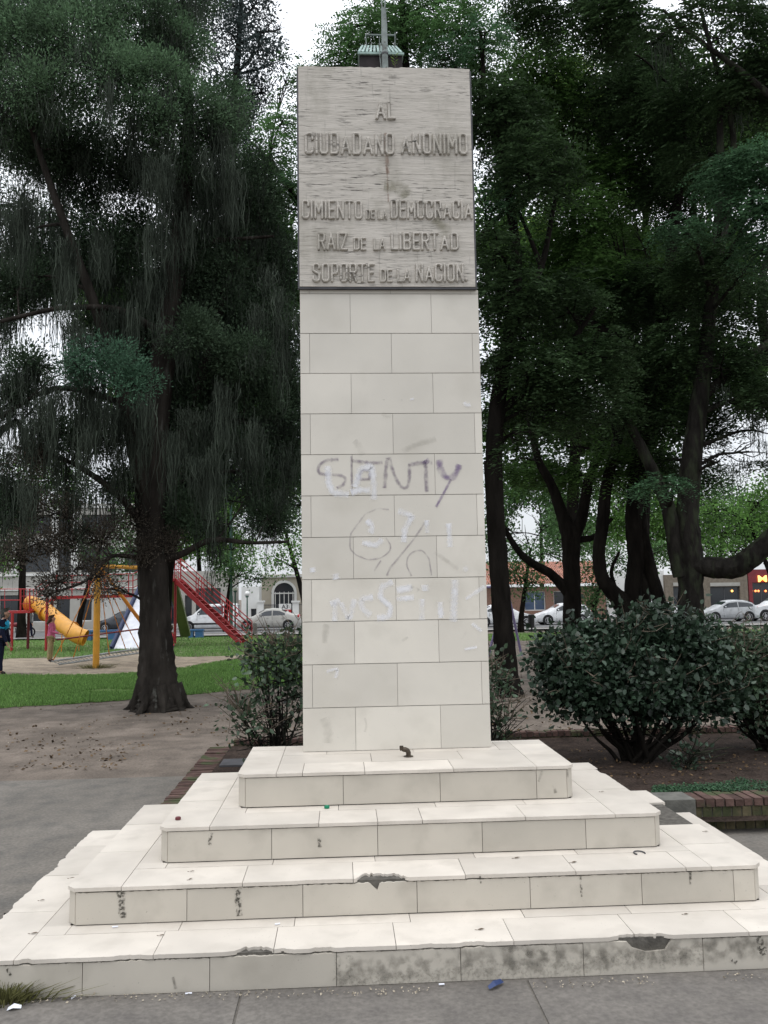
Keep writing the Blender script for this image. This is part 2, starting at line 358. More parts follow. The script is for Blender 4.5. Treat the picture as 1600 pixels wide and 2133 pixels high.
patch('play_sand', None, [(-300, 1412), (0, 1408), (200, 1409), (300, 1403), (380, 1394), (480, 1376), (560, 1368)], [(-300, 1372), (0, 1372), (200, 1366), (300, 1352), (380, 1368), (480, 1366), (560, 1360)], -300, 560, M['sand'], .004, 90, 6, .12, 2)
patch('lawn', 'bright green mown lawn strip behind the moss tree', [(-300, 1480), (0, 1475), (150, 1467), (290, 1457), (370, 1450), (480, 1440), (640, 1425)], [(-300, 1411), (0, 1407), (200, 1408), (300, 1402), (380, 1393), (480, 1375), (640, 1352)], -300, 640, M['lawn'], .008, 120, 10, .12, 3, 'stuff', 90000, (.03, .07))
patch('lawn', 'thin patchy grass under the playground', [(-300, 1373), (0, 1373), (200, 1367), (300, 1353), (380, 1369), (480, 1367), (640, 1352)], [(-300, 1333), (0, 1331), (300, 1327), (640, 1322)], -300, 640, M['lawn2'], .004, 100, 10, .15, 4, 'stuff', 60000, (.03, .09))
patch('grass', 'grass strip along the far pavement behind the tree trunks', [(1000, 1336), (1200, 1333), (1700, 1327)], [(1000, 1322), (1200, 1317), (1700, 1311)], 1000, 1700, M['lawn2'], .004, 60, 5, .2, 6, 'stuff', 20000, (.04, .1))

# ------------------------------------------------------------------ the monument
Z1 = .767; HT = .30
PXL, PXR = -.4897, .8317
ST = [(-.858, 1.228, -.69, .262, .767, .565), (-1.248, 1.633, -1.08, .393, .565, .371), (-1.643, 2.032, -1.44, .30, .371, .182), (-2.038, 2.386, -1.825, .38, .182, 0.0)]
mon = thing('monument', 'tall pale stone monument pillar on four wide steps with a carved upper slab', 'monument', (0.17, .1, 0), world=True)
def X(px, py, Y): return float(P(px, py, Y)[0])
def jag(a, b, amp, rg, step=.012, inward=(0, 1), chips=()):
    """points from a to b with small irregularities; chips = (t0, t1, depth)"""
    n = max(2, int(math.hypot(b[0] - a[0], b[1] - a[1]) / step)); out = []
    for i in range(n + 1):
        t = i / n; x = a[0] + (b[0] - a[0]) * t; y = a[1] + (b[1] - a[1]) * t; d = rg.random() * amp
        for c0, c1, dp in chips:
            xx = x if abs(b[0] - a[0]) > abs(b[1] - a[1]) else y
            if c0 < xx < c1: d += dp * max(0, (.15 + .6 * float(vnoise([[xx * 45, b[1] * 3, 5]])[0]) + .35 * rg.random())) * min(1, 5 * min(xx - c0, c1 - xx) / (c1 - c0))
        out.append((x + inward[0] * d, y + inward[1] * d))
    return out
rg = np.random.default_rng(11)
CH = .045
fr_chips = {3: [(X(130 + 97 * k, 1985, -1.825), X(130 + 97 * k + 20 + 13 * (k % 4), 1985, -1.825), .004) for k in range(0, 14, 2)] + [(X(470, 1995, -1.825), X(612, 1995, -1.825), .03), (X(980 / 2, 1985, -1.825), X(566, 1985, -1.825), .035), (X(645, 1980, -1.825), X(700, 1980, -1.825), .02), (X(40, 2000, -1.825), X(66, 2000, -1.825), .02),
                (X(235, 1998, -1.825), X(305, 1998, -1.825), .016), (X(873, 1970, -1.825), X(907, 1970, -1.825), .012), (X(958, 1966, -1.825), X(1015, 1966, -1.825), .02), (X(1268, 1952, -1.825), X(1402, 1950, -1.825), .035)],
            2: [(X(737, 1838, -1.44), X(852, 1835, -1.44), .10), (X(610, 1845, -1.44), X(735, 1840, -1.44), .010), (X(968, 1828, -1.44), X(1010, 1826, -1.44), .014)], 1: [(X(500, 1722, -1.08), X(520, 1722, -1.08), .006)], 0: []}
riser_j = {0: [715, 917, 1118], 1: [566, 787, 1005, 1221], 2: [389.5, 631, 869, 1105, 1338, 1530], 3: [172, 437, 701, 960, 1216, 1466]}
riser_py = {0: 1640, 1: 1750, 2: 1870, 3: 2010}
tread_j = {0: [630, 760, 945, 1110], 1: [664, 787, 880, 1095], 2: [505, 736, 970, 1200, 1430], 3: [320, 570, 825, 1070, 1325, 1560]}
tread_py = {0: 1600, 1: 1710, 2: 1840, 3: 1960}
for n, (xl, xr, yf, yb, zt, zl) in enumerate(ST):
    core = MB(); risers = MB(); treads = MB()
    c = .013; zz = zl - .25 if n == 3 else zl - .1
    core.prism([(xl + c, yb - c), (xl + c, yf + CH + c * .5), (xl + CH + c * .5, yf + c), (xr - CH - c * .5, yf + c), (xr - c, yf + CH + c * .5), (xr - c, yb - c)],
               lambda u, v, t, zt=zt, zz=zz: (u, v, (zt - .013) if t == 0 else zz), 1)
    g = .0016
    # risers, front
    js = [xl + CH] + [X(j, riser_py[n], yf) for j in riser_j[n]] + [xr - CH]
    for a, b in zip(js[:-1], js[1:]):
        top = jag((b - g, zt - .0235), (a + g, zt - .0235), .0015 + .0035 * (n > 1), rg, .012, (0, -1), [(X(770, 1846, yf), X(792, 1846, yf), .045)] if n == 2 else ())
        poly = [(a + g, zl + .006), (b - g, zl + .006)] + top
        if n == 3 and a < X(1300, 1960, yf) < b:
            k = [(1400, 1950), (1386, 1979), (1346, 1983), (1318, 1975), (1306, 1962), (1272, 1955)]
            kk = [(float(P(px, py, yf)[0]), float(P(px, py, yf)[2])) for px, py in k]
            kk[0] = (kk[0][0], zt - .0225); kk[-1] = (kk[-1][0], zt - .0225)
            poly = [(a + g, zl + .006), (b - g, zl + .006), (b - g, zt - .0225)] + kk + [(a + g, zt - .0225)]
        risers.prism(poly, lambda u, v, t, yf=yf: (u, yf + t, v), .02)
    for sx, xe in ((1, xl), (-1, xr)):      # chamfered corner strips and side risers
        a = np.array([xe, yf + CH]); b = np.array([xe + sx * CH, yf]); nn = np.array([sx, 1.0]) / math.sqrt(2)
        q = [(a * .94 + b * .06), (a * .06 + b * .94)]
        vs = [(q[0][0], q[0][1]), (q[1][0], q[1][1]), (q[1][0] + nn[0] * .018, q[1][1] + nn[1] * .018), (q[0][0] + nn[0] * .018, q[0][1] + nn[1] * .018)]
        risers.prism(vs, lambda u, v, t, zt=zt, zl=zl: (u, v, zt - .023 if t == 0 else zl + .006), 1)
        y = yf + CH + .003
        while y < yb - .02:
            y2 = min(y + .6, yb)
            risers.prism([(y + g, zl + .006), (y2 - g, zl + .006), (y2 - g, zt - .0225), (y + g, zt - .0225)], lambda u, v, t, xe=xe, sx=sx: (xe + sx * t, u, v), .02); y = y2
    # treads
    o = .007; yF = yf - o; xL = xl - o; xR = xr + o; fr = .285 if n else .30; inner = ST[n - 1] if n else None
    def T(poly): treads.prism(poly, lambda u, v, t, zt=zt, dz=(rg.random() - .5) * .0015: (u, v, zt + dz - t), .019)
    yin = (inner[2] + .015) if inner else yb
    # side columns
    for sx, xo in ((1, xL), (-1, xR)):
        xi = xo + sx * (fr if n else .24); y = yF; first = True
        ln = .62 if n else .40
        while y < yb - .03:
            y2 = min(y + ln, yb)
            if yb - y2 < .06: y2 = yb
            if n == 2 and sx == -1: y2 = [v for v in (-1.04, -.63, -.07, yb) if v > y + .02][0]
            amp = .012 if (n == 3 and sx == 1) else (.004 if n > 0 else .0015)
            ch = ()
            if n == 3 and sx == 1: ch = [(-.6, -.38, .03), (-1.35, -1.1, .02), (-.3, -.22, .02), (-.95, -.8, .015)]
            if n == 1 and sx == -1: ch = [(0.0, .16, .04)]
            if n == 3 and sx == -1: ch = [(-.9, -.7, .01)]
            out = jag((xo, y + g + (CH if first else 0)), (xo, y2 - g), amp, rg, .035, (sx, 0), ch)
            poly = ([(xi - sx * g, y + g), (xo + sx * (CH if first else 0), y + g)] + out + [(xi - sx * g, y2 - g)])
            if not (n == 2 and sx == -1 and abs(y + .63) < .01): T(poly)       # one tile is missing here
            y = y2; first = False; ln = .6 if n else .4
    a0 = xL + (fr if n else .24); b0 = xR - (fr if n else .24)
    js = [a0] + [X(j, tread_py[n], yf) for j in tread_j[n]] + [b0]; js = [a0] + [j for j in js[1:-1] if a0 + .05 < j < b0 - .05] + [b0]
    for a, b in zip(js[:-1], js[1:]):
        T([(b - g, yF + fr - g), (a + g, yF + fr - g)] + jag((a + g, yF), (b - g, yF), .0018, rg, .012, (0, 1), fr_chips[n]))
    # inner row(s)
    if inner:
        x = a0 + .15
        js2 = [a0]
        while x < b0 - .1: js2.append(x + (rg.random() - .5) * .05); x += .58
        js2.append(b0)
        for a, b in zip(js2[:-1], js2[1:]): T([(a + g, yF + fr + g), (b - g, yF + fr + g), (b - g, yin), (a + g, yin)])
        for sx, xa in ((1, a0), (-1, b0)):
            xb = inner[0] + .015 if sx == 1 else inner[1] - .015; y = yin
            while y < yb - .02:
                y2 = min(y + .55, yb)
                if n == 2 and sx == -1 and y > -.6: pass
                T([(min(xa, xb) + g, y + g), (max(xa, xb) - g, y + g), (max(xa, xb) - g, y2 - g), (min(xa, xb) + g, y2 - g)]); y = y2
    else:
        r = 0; y = yF + fr
        while y < yb - .02:
            y2 = min(y + .3, yb); x = a0 + (.3 if r % 2 else .6); xs_ = [a0]
            while x < b0 - .1: xs_.append(x); x += .6
            xs_.append(b0)
            for a, b in zip(xs_[:-1], xs_[1:]): T([(a + g, y + g), (b - g, y + g), (b - g, y2 - g), (a + g, y2 - g)])
            y = y2; r += 1
    stp = core.build('step', M['mortar'], mon); treads.build('tread', M['stone_tread'], stp); risers.build('riser', M['stone'], stp)
# pillar
ztop = float(P(803, 139, 0)[2]); zpl = float(P(808, 600, -.03)[2]); PD = .235
core = MB()
core.box((PXL + .012, .012, Z1 - .05), (PXR - .012, PD - .012, ztop - .004)); core.build('core', M['grout'], mon)
pil = MB(); g = .0012
b1 = X(651, 1430, 0); a1 = b1 + .3
for r in range(12):
    z0 = Z1 + HT * r + .003; z1 = min(Z1 + HT * (r + 1) - .0015, zpl - .004)
    base = a1 if r % 2 == 0 else b1
    js = [PXL] + [base + .6 * k for k in range(-2, 4) if PXL + .02 < base + .6 * k < PXR - .02] + [PXR]
    for a, b in zip(js[:-1], js[1:]):
        dy = (rg.random() - .5) * .0012
        a_ = a + (g if a > PXL else 0); b_ = b - (g if b < PXR else 0)
        pil.prism([(a_, z0), (b_, z0), (b_, z1), (a_, z1)], lambda u, v, t, dy=dy: (u, dy + t, v), .02)
        pil.prism([(a_, z0), (b_, z0), (b_, z1), (a_, z1)], lambda u, v, t: (u, PD - t, v), .02)
    for sx, xe in ((1, PXL), (-1, PXR)):
        pil.prism([(.0215, z0), (PD - .0215, z0), (PD - .0215, z1), (.0215, z1)], lambda u, v, t, xe=xe, sx=sx: (xe + sx * t, u, v), .02)
pil.build('cladding', M['stone_pillar'], mon)
# travertine slab
def trav():
    m = bpy.data.materials.new('travertine'); m.use_nodes = True; nt = m.node_tree; N = nt.nodes; L = nt.links; b = N['Principled BSDF']; b.inputs['Roughness'].default_value = .85
    t = N.new('ShaderNodeTexCoord')
    def noise(sc, st, det=8, off=(0, 0, 0)):
        mp = N.new('ShaderNodeMapping'); mp.inputs['Scale'].default_value = st; mp.inputs['Location'].default_value = off; L.new(t.outputs['Object'], mp.inputs[0])
        n = N.new('ShaderNodeTexNoise'); n.inputs['Scale'].default_value = sc; n.inputs['Detail'].default_value = det; n.inputs['Roughness'].default_value = .62; L.new(mp.outputs[0], n.inputs['Vector']); return n.outputs[0]
    def ramp(src, a, c):
        r = N.new('ShaderNodeMapRange'); r.inputs[1].default_value = a; r.inputs[2].default_value = c; L.new(src, r.inputs[0]); return r.outputs[0]
    def mixc(f, A, B):
        q = N.new('ShaderNodeMix'); q.data_type = 'RGBA'; L.new(f, q.inputs[0])
        for i, c in ((6, A), (7, B)):
            if isinstance(c, tuple): q.inputs[i].default_value = (*c, 1)
            else: L.new(c, q.inputs[i])
        return q.outputs[2]
    bands = noise(9, (.35, 1, 4.5)); col = mixc(ramp(bands, .35, .68), (.53, .495, .445), (.40, .372, .33))
    fine = noise(40, (.25, 1, 3.0)); col = mixc(ramp(fine, .52, .75), col, (.30, .282, .25))
    pits = noise(16, (.5, 1, 5.5), 10, (3, 1, 7)); pf = ramp(pits, .57, .64); clu = ramp(noise(3.0, (.8, 1, 1.6), 3, (2, 7, 1)), .42, .6); mul_ = N.new('ShaderNodeMath'); mul_.operation = 'MULTIPLY'; L.new(pf, mul_.inputs[0]); L.new(clu, mul_.inputs[1]); pf = mul_.outputs[0]
    col = mixc(pf, col, (.07, .065, .058))
    dirt = noise(2.2, (1, 1, .6), 6, (9, 2, 4)); col = mixc(ramp(dirt, .52, .78), col, (.25, .235, .19))
    streak = noise(7, (3.5, 1, .35), 4, (1, 5, 2)); col = mixc(ramp(streak, .62, .8), col, (.2, .19, .165))
    L.new(col, b.inputs['Base Color'])
    bp = N.new('ShaderNodeBump'); bp.inputs['Strength'].default_value = .7; bp.inputs['Distance'].default_value = .006; bp.invert = True
    mx_ = N.new('ShaderNodeMath'); mx_.operation = 'ADD'; L.new(pf, mx_.inputs[0]); L.new(fine, mx_.inputs[1]); L.new(mx_.outputs[0], bp.inputs['Height']); L.new(bp.outputs[0], b.inputs['Normal'])
    return m
M['trav'] = trav(); M['trav_edge'] = mat('travertine_edge', (.31, .288, .25), .95, .1, var=.5, scale=22)  # second one: darker tone for the letters' side slopes, so the outlines stand out
TX0, TX1 = X(624.5, 598, -.035), X(990.5, 598, -.035); TY = -.035
zt0 = float(P(805, 597, TY)[2]); zt1 = float(P(805, 139.5, TY)[2]); zj = float(P(805, 363, TY)[2])
pl = MB()
def toppoly(a, b, z0, z1): return [(a, z0), (b, z0)] + jag((b, z1), (a, z1), .008, rg, .03, (0, -1))
pl.prism([(TX0, zt0), (TX1, zt0), (TX1, zj - .001), (TX0, zj - .001)], lambda u, v, t: (u, TY + t, v), .045)
pl.prism(toppoly(TX0, TX1, zj + .001, zt1), lambda u, v, t: (u, TY + t, v), .045)
plaque = pl.build('inscription_slab', M['trav'], mon)
fm = MB(); fw = .013
fm.box((TX0 - fw, TY + .004, zt0 - fw), (TX0 - .001, .0, zt1 - .02)); fm.box((TX1 + .001, TY + .004, zt0 - fw), (TX1 + fw, .0, zt1 - .02))
fm.box((TX0 - .0005, TY + .005, zt0 - fw - .002), (TX1 + .0005, .0, zt0 - .001)); fm.build('metal_edging', M['metal_dark'], plaque)
MB().box((PXL + .006, .011, zpl), (PXR - .006, PD - .004, zt1 - .012)).build('upper_block', M['trav'], mon)
# raised letters
def glyphs(w):
    return {'A': (.50, [[(0, 0), (.25, 1), (.5, 0)], [(.1, .3), (.4, .3)]]),
     'B': (.42, [[(0, 0), (0, 1), (.32, 1), (.42, .9), (.42, .62), (.32, .52), (0, .52)], [(.32, .52), (.42, .42), (.42, .1), (.32, 0), (0, 0)]]),
     'C': (.42, [[(.42, .72), (.42, .9), (.32, 1), (.1, 1), (0, .9), (0, .1), (.1, 0), (.32, 0), (.42, .1), (.42, .28)]]),
     'D': (.42, [[(0, 0), (0, 1), (.3, 1), (.42, .88), (.42, .12), (.3, 0), (0, 0)]]),
     'E': (.36, [[(.36, 0), (0, 0), (0, 1), (.36, 1)], [(0, .5), (.3, .5)]]), 'I': (.0, [[(0, 0), (0, 1)]]),
     'L': (.34, [[(0, 1), (0, 0), (.34, 0)]]), 'M': (.52, [[(0, 0), (0, 1), (.26, .35), (.52, 1), (.52, 0)]]),
     'N': (.42, [[(0, 0), (0, 1), (.42, 0), (.42, 1)]]), 'O': (.42, [[(0, .1), (0, .9), (.1, 1), (.32, 1), (.42, .9), (.42, .1), (.32, 0), (.1, 0), (0, .1)]]),
     'P': (.40, [[(0, 0), (0, 1), (.3, 1), (.40, .9), (.40, .55), (.3, .45), (0, .45)]]),
     'R': (.42, [[(0, 0), (0, 1), (.32, 1), (.42, .9), (.42, .6), (.32, .5), (0, .5)], [(.22, .5), (.42, 0)]]),
     'S': (.42, [[(.42, .76), (.42, .9), (.32, 1), (.1, 1), (0, .9), (0, .62), (.42, .4), (.42, .1), (.32, 0), (.1, 0), (0, .1), (0, .26)]]),
     'T': (.42, [[(0, 1), (.42, 1)], [(.21, 1), (.21, 0)]]), 'U': (.42, [[(0, 1), (0, .1), (.1, 0), (.32, 0), (.42, .1), (.42, 1)]]),
     'Z': (.40, [[(0, 1), (.40, 1), (0, 0), (.40, 0)]]), '.': (0, [[(0, .05), (0, .12)]])}
GL = glyphs(0)
def word_letters(word, px0, px1, py0, py1, Vs, Fs, cell=.0042, depth=.021):
    a = P(px0, py1, TY); b = P(px1, py0, TY); x0, x1 = a[0], b[0]; z0, z1 = a[2], b[2]; H = z1 - z0; t = .155
    adv = [GL[c][0] + t + .11 for c in word]; tot = sum(adv) - .11; sx = (x1 - x0) / tot; x = x0
    sc = sx / H
    for c, ad in zip(word, adv):
        w, strokes = GL[c]; segs = []
        low = .16 if (c == 'A' and len(word) > 4) else 0
        for st in strokes:
            for p, q in zip(st[:-1], st[1:]):
                f = lambda r: (x + (r[0] + t / 2) * sx, z0 + (t / 2 + r[1] * (1 - t - low)) * H)
                segs.append((f(p), f(q)))
        th = t * min(sx, H) / 2 * 1.0
        nx = int((w + t) * sx / cell) + 7; nz_ = int(H / cell) + 7
        gx = x - 3 * cell + np.arange(nx) * cell; gz = z0 - 3 * cell + np.arange(nz_) * cell
        XX, ZZ = np.meshgrid(gx, gz); D = np.full(XX.shape, 9.0)
        for (ax, az), (bx, bz) in segs:
            dx, dz = bx - ax, bz - az; q = np.clip(((XX - ax) * dx + (ZZ - az) * dz) / (dx * dx + dz * dz + 1e-12), 0, 1)
            D = np.minimum(D, np.hypot(XX - ax - q * dx, ZZ - az - q * dz))
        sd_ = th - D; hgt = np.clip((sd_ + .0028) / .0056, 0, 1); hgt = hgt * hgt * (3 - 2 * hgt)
        hh = hgt * depth * (.8 + .3 * vnoise(np.stack([XX.ravel() * 14, ZZ.ravel() * 14, XX.ravel() * 0], 1)).reshape(XX.shape)) - .0015
        base = sum(len(v) for v in Vs); Vs.append(np.stack([XX, TY - hh, ZZ], -1).reshape(-1, 3))
        idx = np.arange(nx * nz_).reshape(nz_, nx) + base; on = (hgt > .02)
        keep = on[:-1, :-1] | on[1:, :-1] | on[:-1, 1:] | on[1:, 1:]
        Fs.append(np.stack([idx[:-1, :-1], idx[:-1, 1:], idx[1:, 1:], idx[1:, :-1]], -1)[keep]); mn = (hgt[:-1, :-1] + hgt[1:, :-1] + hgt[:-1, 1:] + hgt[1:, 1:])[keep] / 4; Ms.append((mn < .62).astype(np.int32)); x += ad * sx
LN = [[('AL', 697, 838, 730, 862)], [('CIUDADANO', 190, 828, 955, 1115), ('ANONIMO', 878, 1352, 955, 1115)],
      [('CIMIENTO', 168, 600, 1437, 1577), ('DE', 630, 690, 1505, 1577), ('LA', 712, 778, 1505, 1577), ('DEMOCRACIA', 805, 1388, 1437, 1577)],
      [('RAIZ', 283, 495, 1668, 1800), ('DE', 540, 628, 1705, 1800), ('LA', 683, 765, 1705, 1800), ('LIBERTAD', 808, 1288, 1668, 1800)],
      [('SOPORTE', 245, 688, 1888, 2028), ('DE', 730, 815, 1930, 2028), ('LA', 852, 945, 1930, 2028), ('NACION.', 985, 1350, 1888, 2028)]]
for ln in LN:
    Vs, Fs, Ms = [], [], []
    for wd, a, b, c, d in ln: word_letters(wd, 580 + a / 3.441, 580 + b / 3.441, c / 3.441, d / 3.441, Vs, Fs)
    from_np('lettering', np.concatenate(Vs), np.concatenate(Fs), M['trav'], plaque, smooth=True, mats=[M['trav'], M['trav_edge']], mi=np.concatenate(Ms))
# paint, stains: thin patches lying on the stone
def ribbons(name, strokes, m, parent, Y, off=.003, plane='y'):
    if m is M.get('sp_white'): strokes = [(a, b * 2.1) for a, b in strokes]
    elif m in (M.get('sp_grey'), M.get('sp_purple')): strokes = [(a, b * 1.25) for a, b in strokes]
    if name in ('stain', 'chip_mark') and len(strokes) > 1:
        for st_ in strokes: ribbons(name, [st_], m, parent, Y, off, plane)
        return
    V, Fc, UV = [], [], []
    for pts, wd in strokes:
        if plane == 'y': Q = np.array([P(x, y, Y - off) for x, y in pts])
        else: Q = np.array(pts, float)
        # resample smooth
        L_ = np.r_[0, np.cumsum(np.linalg.norm(np.diff(Q, axis=0), axis=1))]; n = max(4, int(L_[-1] / .012)); s = np.linspace(0, L_[-1], n)
        Qs = np.stack([np.interp(s, L_, Q[:, k]) for k in range(3)], 1)
        for _ in range(2):
            Qs[1:-1] = (Qs[:-2] + 2 * Qs[1:-1] + Qs[2:]) / 4
        T_ = np.gradient(Qs, axis=0); T_ /= np.linalg.norm(T_, axis=1)[:, None] + 1e-9
        Nn = np.cross(T_, [0, -1, 0] if plane == 'y' else [0, 0, 1]); w = wd * mpp(Y) / 2 if plane == 'y' else wd / 2
        ww = w * (.8 + .4 * rng.random(n))[:, None]
        b = len(V); 
        for i in range(n):
            V.append(Qs[i] - Nn[i] * ww[i]); UV.append((s[i], 0)); V.append(Qs[i] + Nn[i] * ww[i]); UV.append((s[i], 1))
        for i in range(n - 1): k = b + 2 * i; Fc.append((k, k + 1, k + 3, k + 2))
    if plane == 'y':
        V = np.array(V); V[:, 1] = Y - off - np.repeat(np.arange(len(V) // 2) % 2, 2) * 0.0
    return from_np(name, V, Fc, m, parent, uv=UV)
def R4(l): return [(600 + x / 3.048, 900 + y / 3.048) for x, y in l]
M['sp_purple'] = spray_mat('spray_purple', (.17, .11, .25), .62, 16, .26, .60, 1.0)
M['sp_faint'] = spray_mat('spray_faint', (.24, .20, .24), .42, 16, .30, .62, 1.0)
M['sp_grey'] = spray_mat('spray_grey', (.20, .16, .22), .56, 20, .30, .60, 1.0)
M['sp_white'] = spray_mat('spray_white', (.86, .88, .95), .55, 9, .22, .62, 1.2)
M['st_black'] = spray_mat('stain_black', (.05, .046, .036), .9, 75, .44, .62, .7)
M['st_mottle'] = spray_mat('stain_mottle', (.20, .19, .155), .45, 60, .46, .72, .6)
M['st_faint'] = spray_mat('stain_faint', (.26, .24, .20), .20, 14, .32, .68, 1.0)
M['st_soft'] = spray_mat('stain_soft', (.12, .11, .09), .55, 18, .40, .66, .8)
M['st_rust'] = spray_mat('stain_rust', (.20, .09, .045), .55, 14, .34, .6, .8)
M['st_olive'] = spray_mat('stain_olive', (.20, .19, .12), .4, 9, .36, .6, .9)
ribbons('graffiti', [(R4([(320, 172), (250, 178), (205, 200), (187, 235), (200, 266), (270, 268), (340, 275), (370, 295), (355, 335), (310, 355)]), 7),
    (R4([(402, 150), (405, 390)]), 4), (R4([(403, 182), (480, 190), (540, 196), (600, 192)]), 7), (R4([(440, 305), (470, 240), (515, 243), (522, 300), (450, 298)]), 6),
    (R4([(612, 355), (622, 240), (632, 165)]), 8), (R4([(640, 160), (660, 230), (690, 310), (730, 358), (762, 350), (772, 270), (770, 205)]), 7),
    (R4([(765, 210), (840, 196), (915, 190)]), 9), (R4([(872, 178), (876, 280), (882, 378)]), 8)], M['sp_grey'], mon, 0, .0030)
ribbons('graffiti', [(R4([(960, 175), (966, 235), (1000, 288), (1045, 290), (1075, 245), (1088, 205)]), 13), (R4([(1035, 300), (990, 385), (940, 475)]), 5), (R4([(870, 178), (890, 200)]), 12)], M['sp_purple'], mon, 0, .0042)
ribbons('graffiti', [(R4([(640, 492), (570, 485), (490, 520), (430, 600), (395, 650), (393, 740), (430, 780), (510, 812), (590, 800), (645, 760), (655, 720), (620, 670)]), 4),
    (R4([(880, 560), (795, 685), (700, 800), (645, 865), (628, 912)]), 5), (R4([(785, 912), (752, 850), (760, 790), (800, 755), (855, 750), (895, 800), (912, 908)]), 4), (R4([(590, 815), (545, 885)]), 4)], M['sp_faint'], mon, 0, .0036)
ribbons('graffiti', [(R4([(252, 215), (258, 320), (285, 385), (385, 398)]), 9), (R4([(425, 350), (462, 235), (530, 215), (545, 330), (545, 430)]), 9), (R4([(400, 385), (460, 365), (525, 372)]), 8),
    (R4([(270, 1095), (330, 1070)]), 8), (R4([(300, 1080), (297, 1200)]), 7), (R4([(335, 1085), (390, 1190), (425, 1060)]), 7), (R4([(540, 1050), (460, 1060), (470, 1120), (525, 1165)]), 8),
    (R4([(665, 950), (595, 985), (585, 1050), (655, 1110), (640, 1175), (565, 1180)]), 8), (R4([(690, 1005), (790, 985)]), 8), (R4([(690, 1060), (800, 1050)]), 7), (R4([(850, 1060), (850, 1195)]), 7), (R4([(1062, 938), (1048, 1205)]), 9),
    (R4([(965, 1080), (972, 1180)]), 7), (R4([(870, 970), (872, 1010)]), 10), (R4([(1130, 1060), (1250, 980)]), 5), (R4([(500, 560), (540, 600), (520, 640)]), 8), (R4([(700, 500), (790, 530), (740, 620), (735, 700)]), 8), (R4([(1020, 580), (1030, 730)]), 7), (R4([(155, 860), (158, 890)]), 7),
    (R4([(300, 900), (308, 935)]), 8), (R4([(470, 700), (560, 720), (600, 680)]), 7), (R4([(1115, 860), (1140, 880)]), 7), (R4([(880, 560), (885, 640)]), 6), (R4([(1170, 1215), (1230, 1265)]), 5), (R4([(1120, 1380), (1200, 1365)]), 4), (R4([(245, 1520), (320, 1500), (300, 1560)]), 4)],
    M['sp_white'], mon, 0, .0048)
ribbons('graffiti', [([(966, 838), (972, 846), (980, 843)], 5), ([(855, 833), (862, 830)], 3)], M['sp_white'], mon, 0, .0056)
chip = [([(835, 834), (842, 834)], 7), ([(856, 1222), (866, 1224), (872, 1231)], 8), ([(886, 1540), (889, 1550)], 7), ([(797, 833), (801, 833)], 4)]
ribbons('stain', [([(738, 918), (748, 928), (757, 948)], 16), ([(838, 940), (870, 925), (908, 914)], 14), ([(676, 1495), (684, 1520), (682, 1548)], 22), ([(760, 1495), (764, 1510), (760, 1525)], 6), ([(795, 862), (815, 868)], 10), ([(838, 1335), (850, 1327)], 7), ([(680, 1300), (676, 1340)], 16), ([(960, 1330), (972, 1316)], 8), ([(905, 1150), (955, 1185)], 10)], M['st_faint'], mon, 0, .0068)
ribbons('chip_mark', chip, M['st_soft'], mon, 0, .0062)
ribbons('stain', [([(252, 1856), (252, 1880), (257, 1912)], 17), ([(496, 1850), (496, 1880), (498, 1908)], 15), ([(1209, 1825), (1212, 1868)], 6), ([(1438, 1815), (1439, 1842)], 6), ([(1000, 1825), (1002, 1840)], 4)], M['st_black'], mon, -1.44, .0035)
ribbons('stain', [([(665, 1745), (666, 1765)], 9), ([(440, 1735), (436, 1760)], 9)], M['st_black'], mon, -1.08, .0035)
ribbons('stain', [([(1153, 1635), (1158, 1652)], 8), ([(1130, 1606), (1122, 1628)], 6), ([(1182, 1603), (1183, 1620)], 4)], M['st_soft'], mon, -.69, .0035)
ribbons('stain', [([(15, 2018), (22, 2032)], 7), ([(1580, 1945), (1590, 1990)], 20), ([(1525, 1998), (1535, 2005)], 10)], M['st_black'], mon, -1.825, .0035)
ribbons('stain', [([(700, 2030), (800, 2020), (960, 2005), (1216, 1995), (1466, 1980), (1600, 1970)], 55), ([(360, 2035), (366, 2060)], 6), ([(1040, 1965), (1100, 1990), (1160, 1975)], 20)], M['st_soft'], mon, -1.825, .0046)
ribbons('stain', [([(700, 2045), (703, 1990)], 14), ([(728, 1990), (726, 2040)], 14), ([(706, 2048), (800, 2041), (960, 2031)], 30), ([(960, 2026), (1060, 2022), (1215, 2013)], 42), ([(1216, 2008), (1320, 1998), (1400, 1996), (1466, 1988)], 44)], M['st_mottle'], mon, -1.825, .0060)
ribbons('stain', [([(804, 277), (805, 320), (808, 362)], 10), ([(806, 340), (809, 420)], 4)], M['st_rust'], plaque, TY, .0022)
ribbons('stain', [([(800, 385), (835, 390), (848, 410)], 34), ([(905, 455), (930, 480), (925, 495)], 28)], M['st_olive'], plaque, TY, .0024)

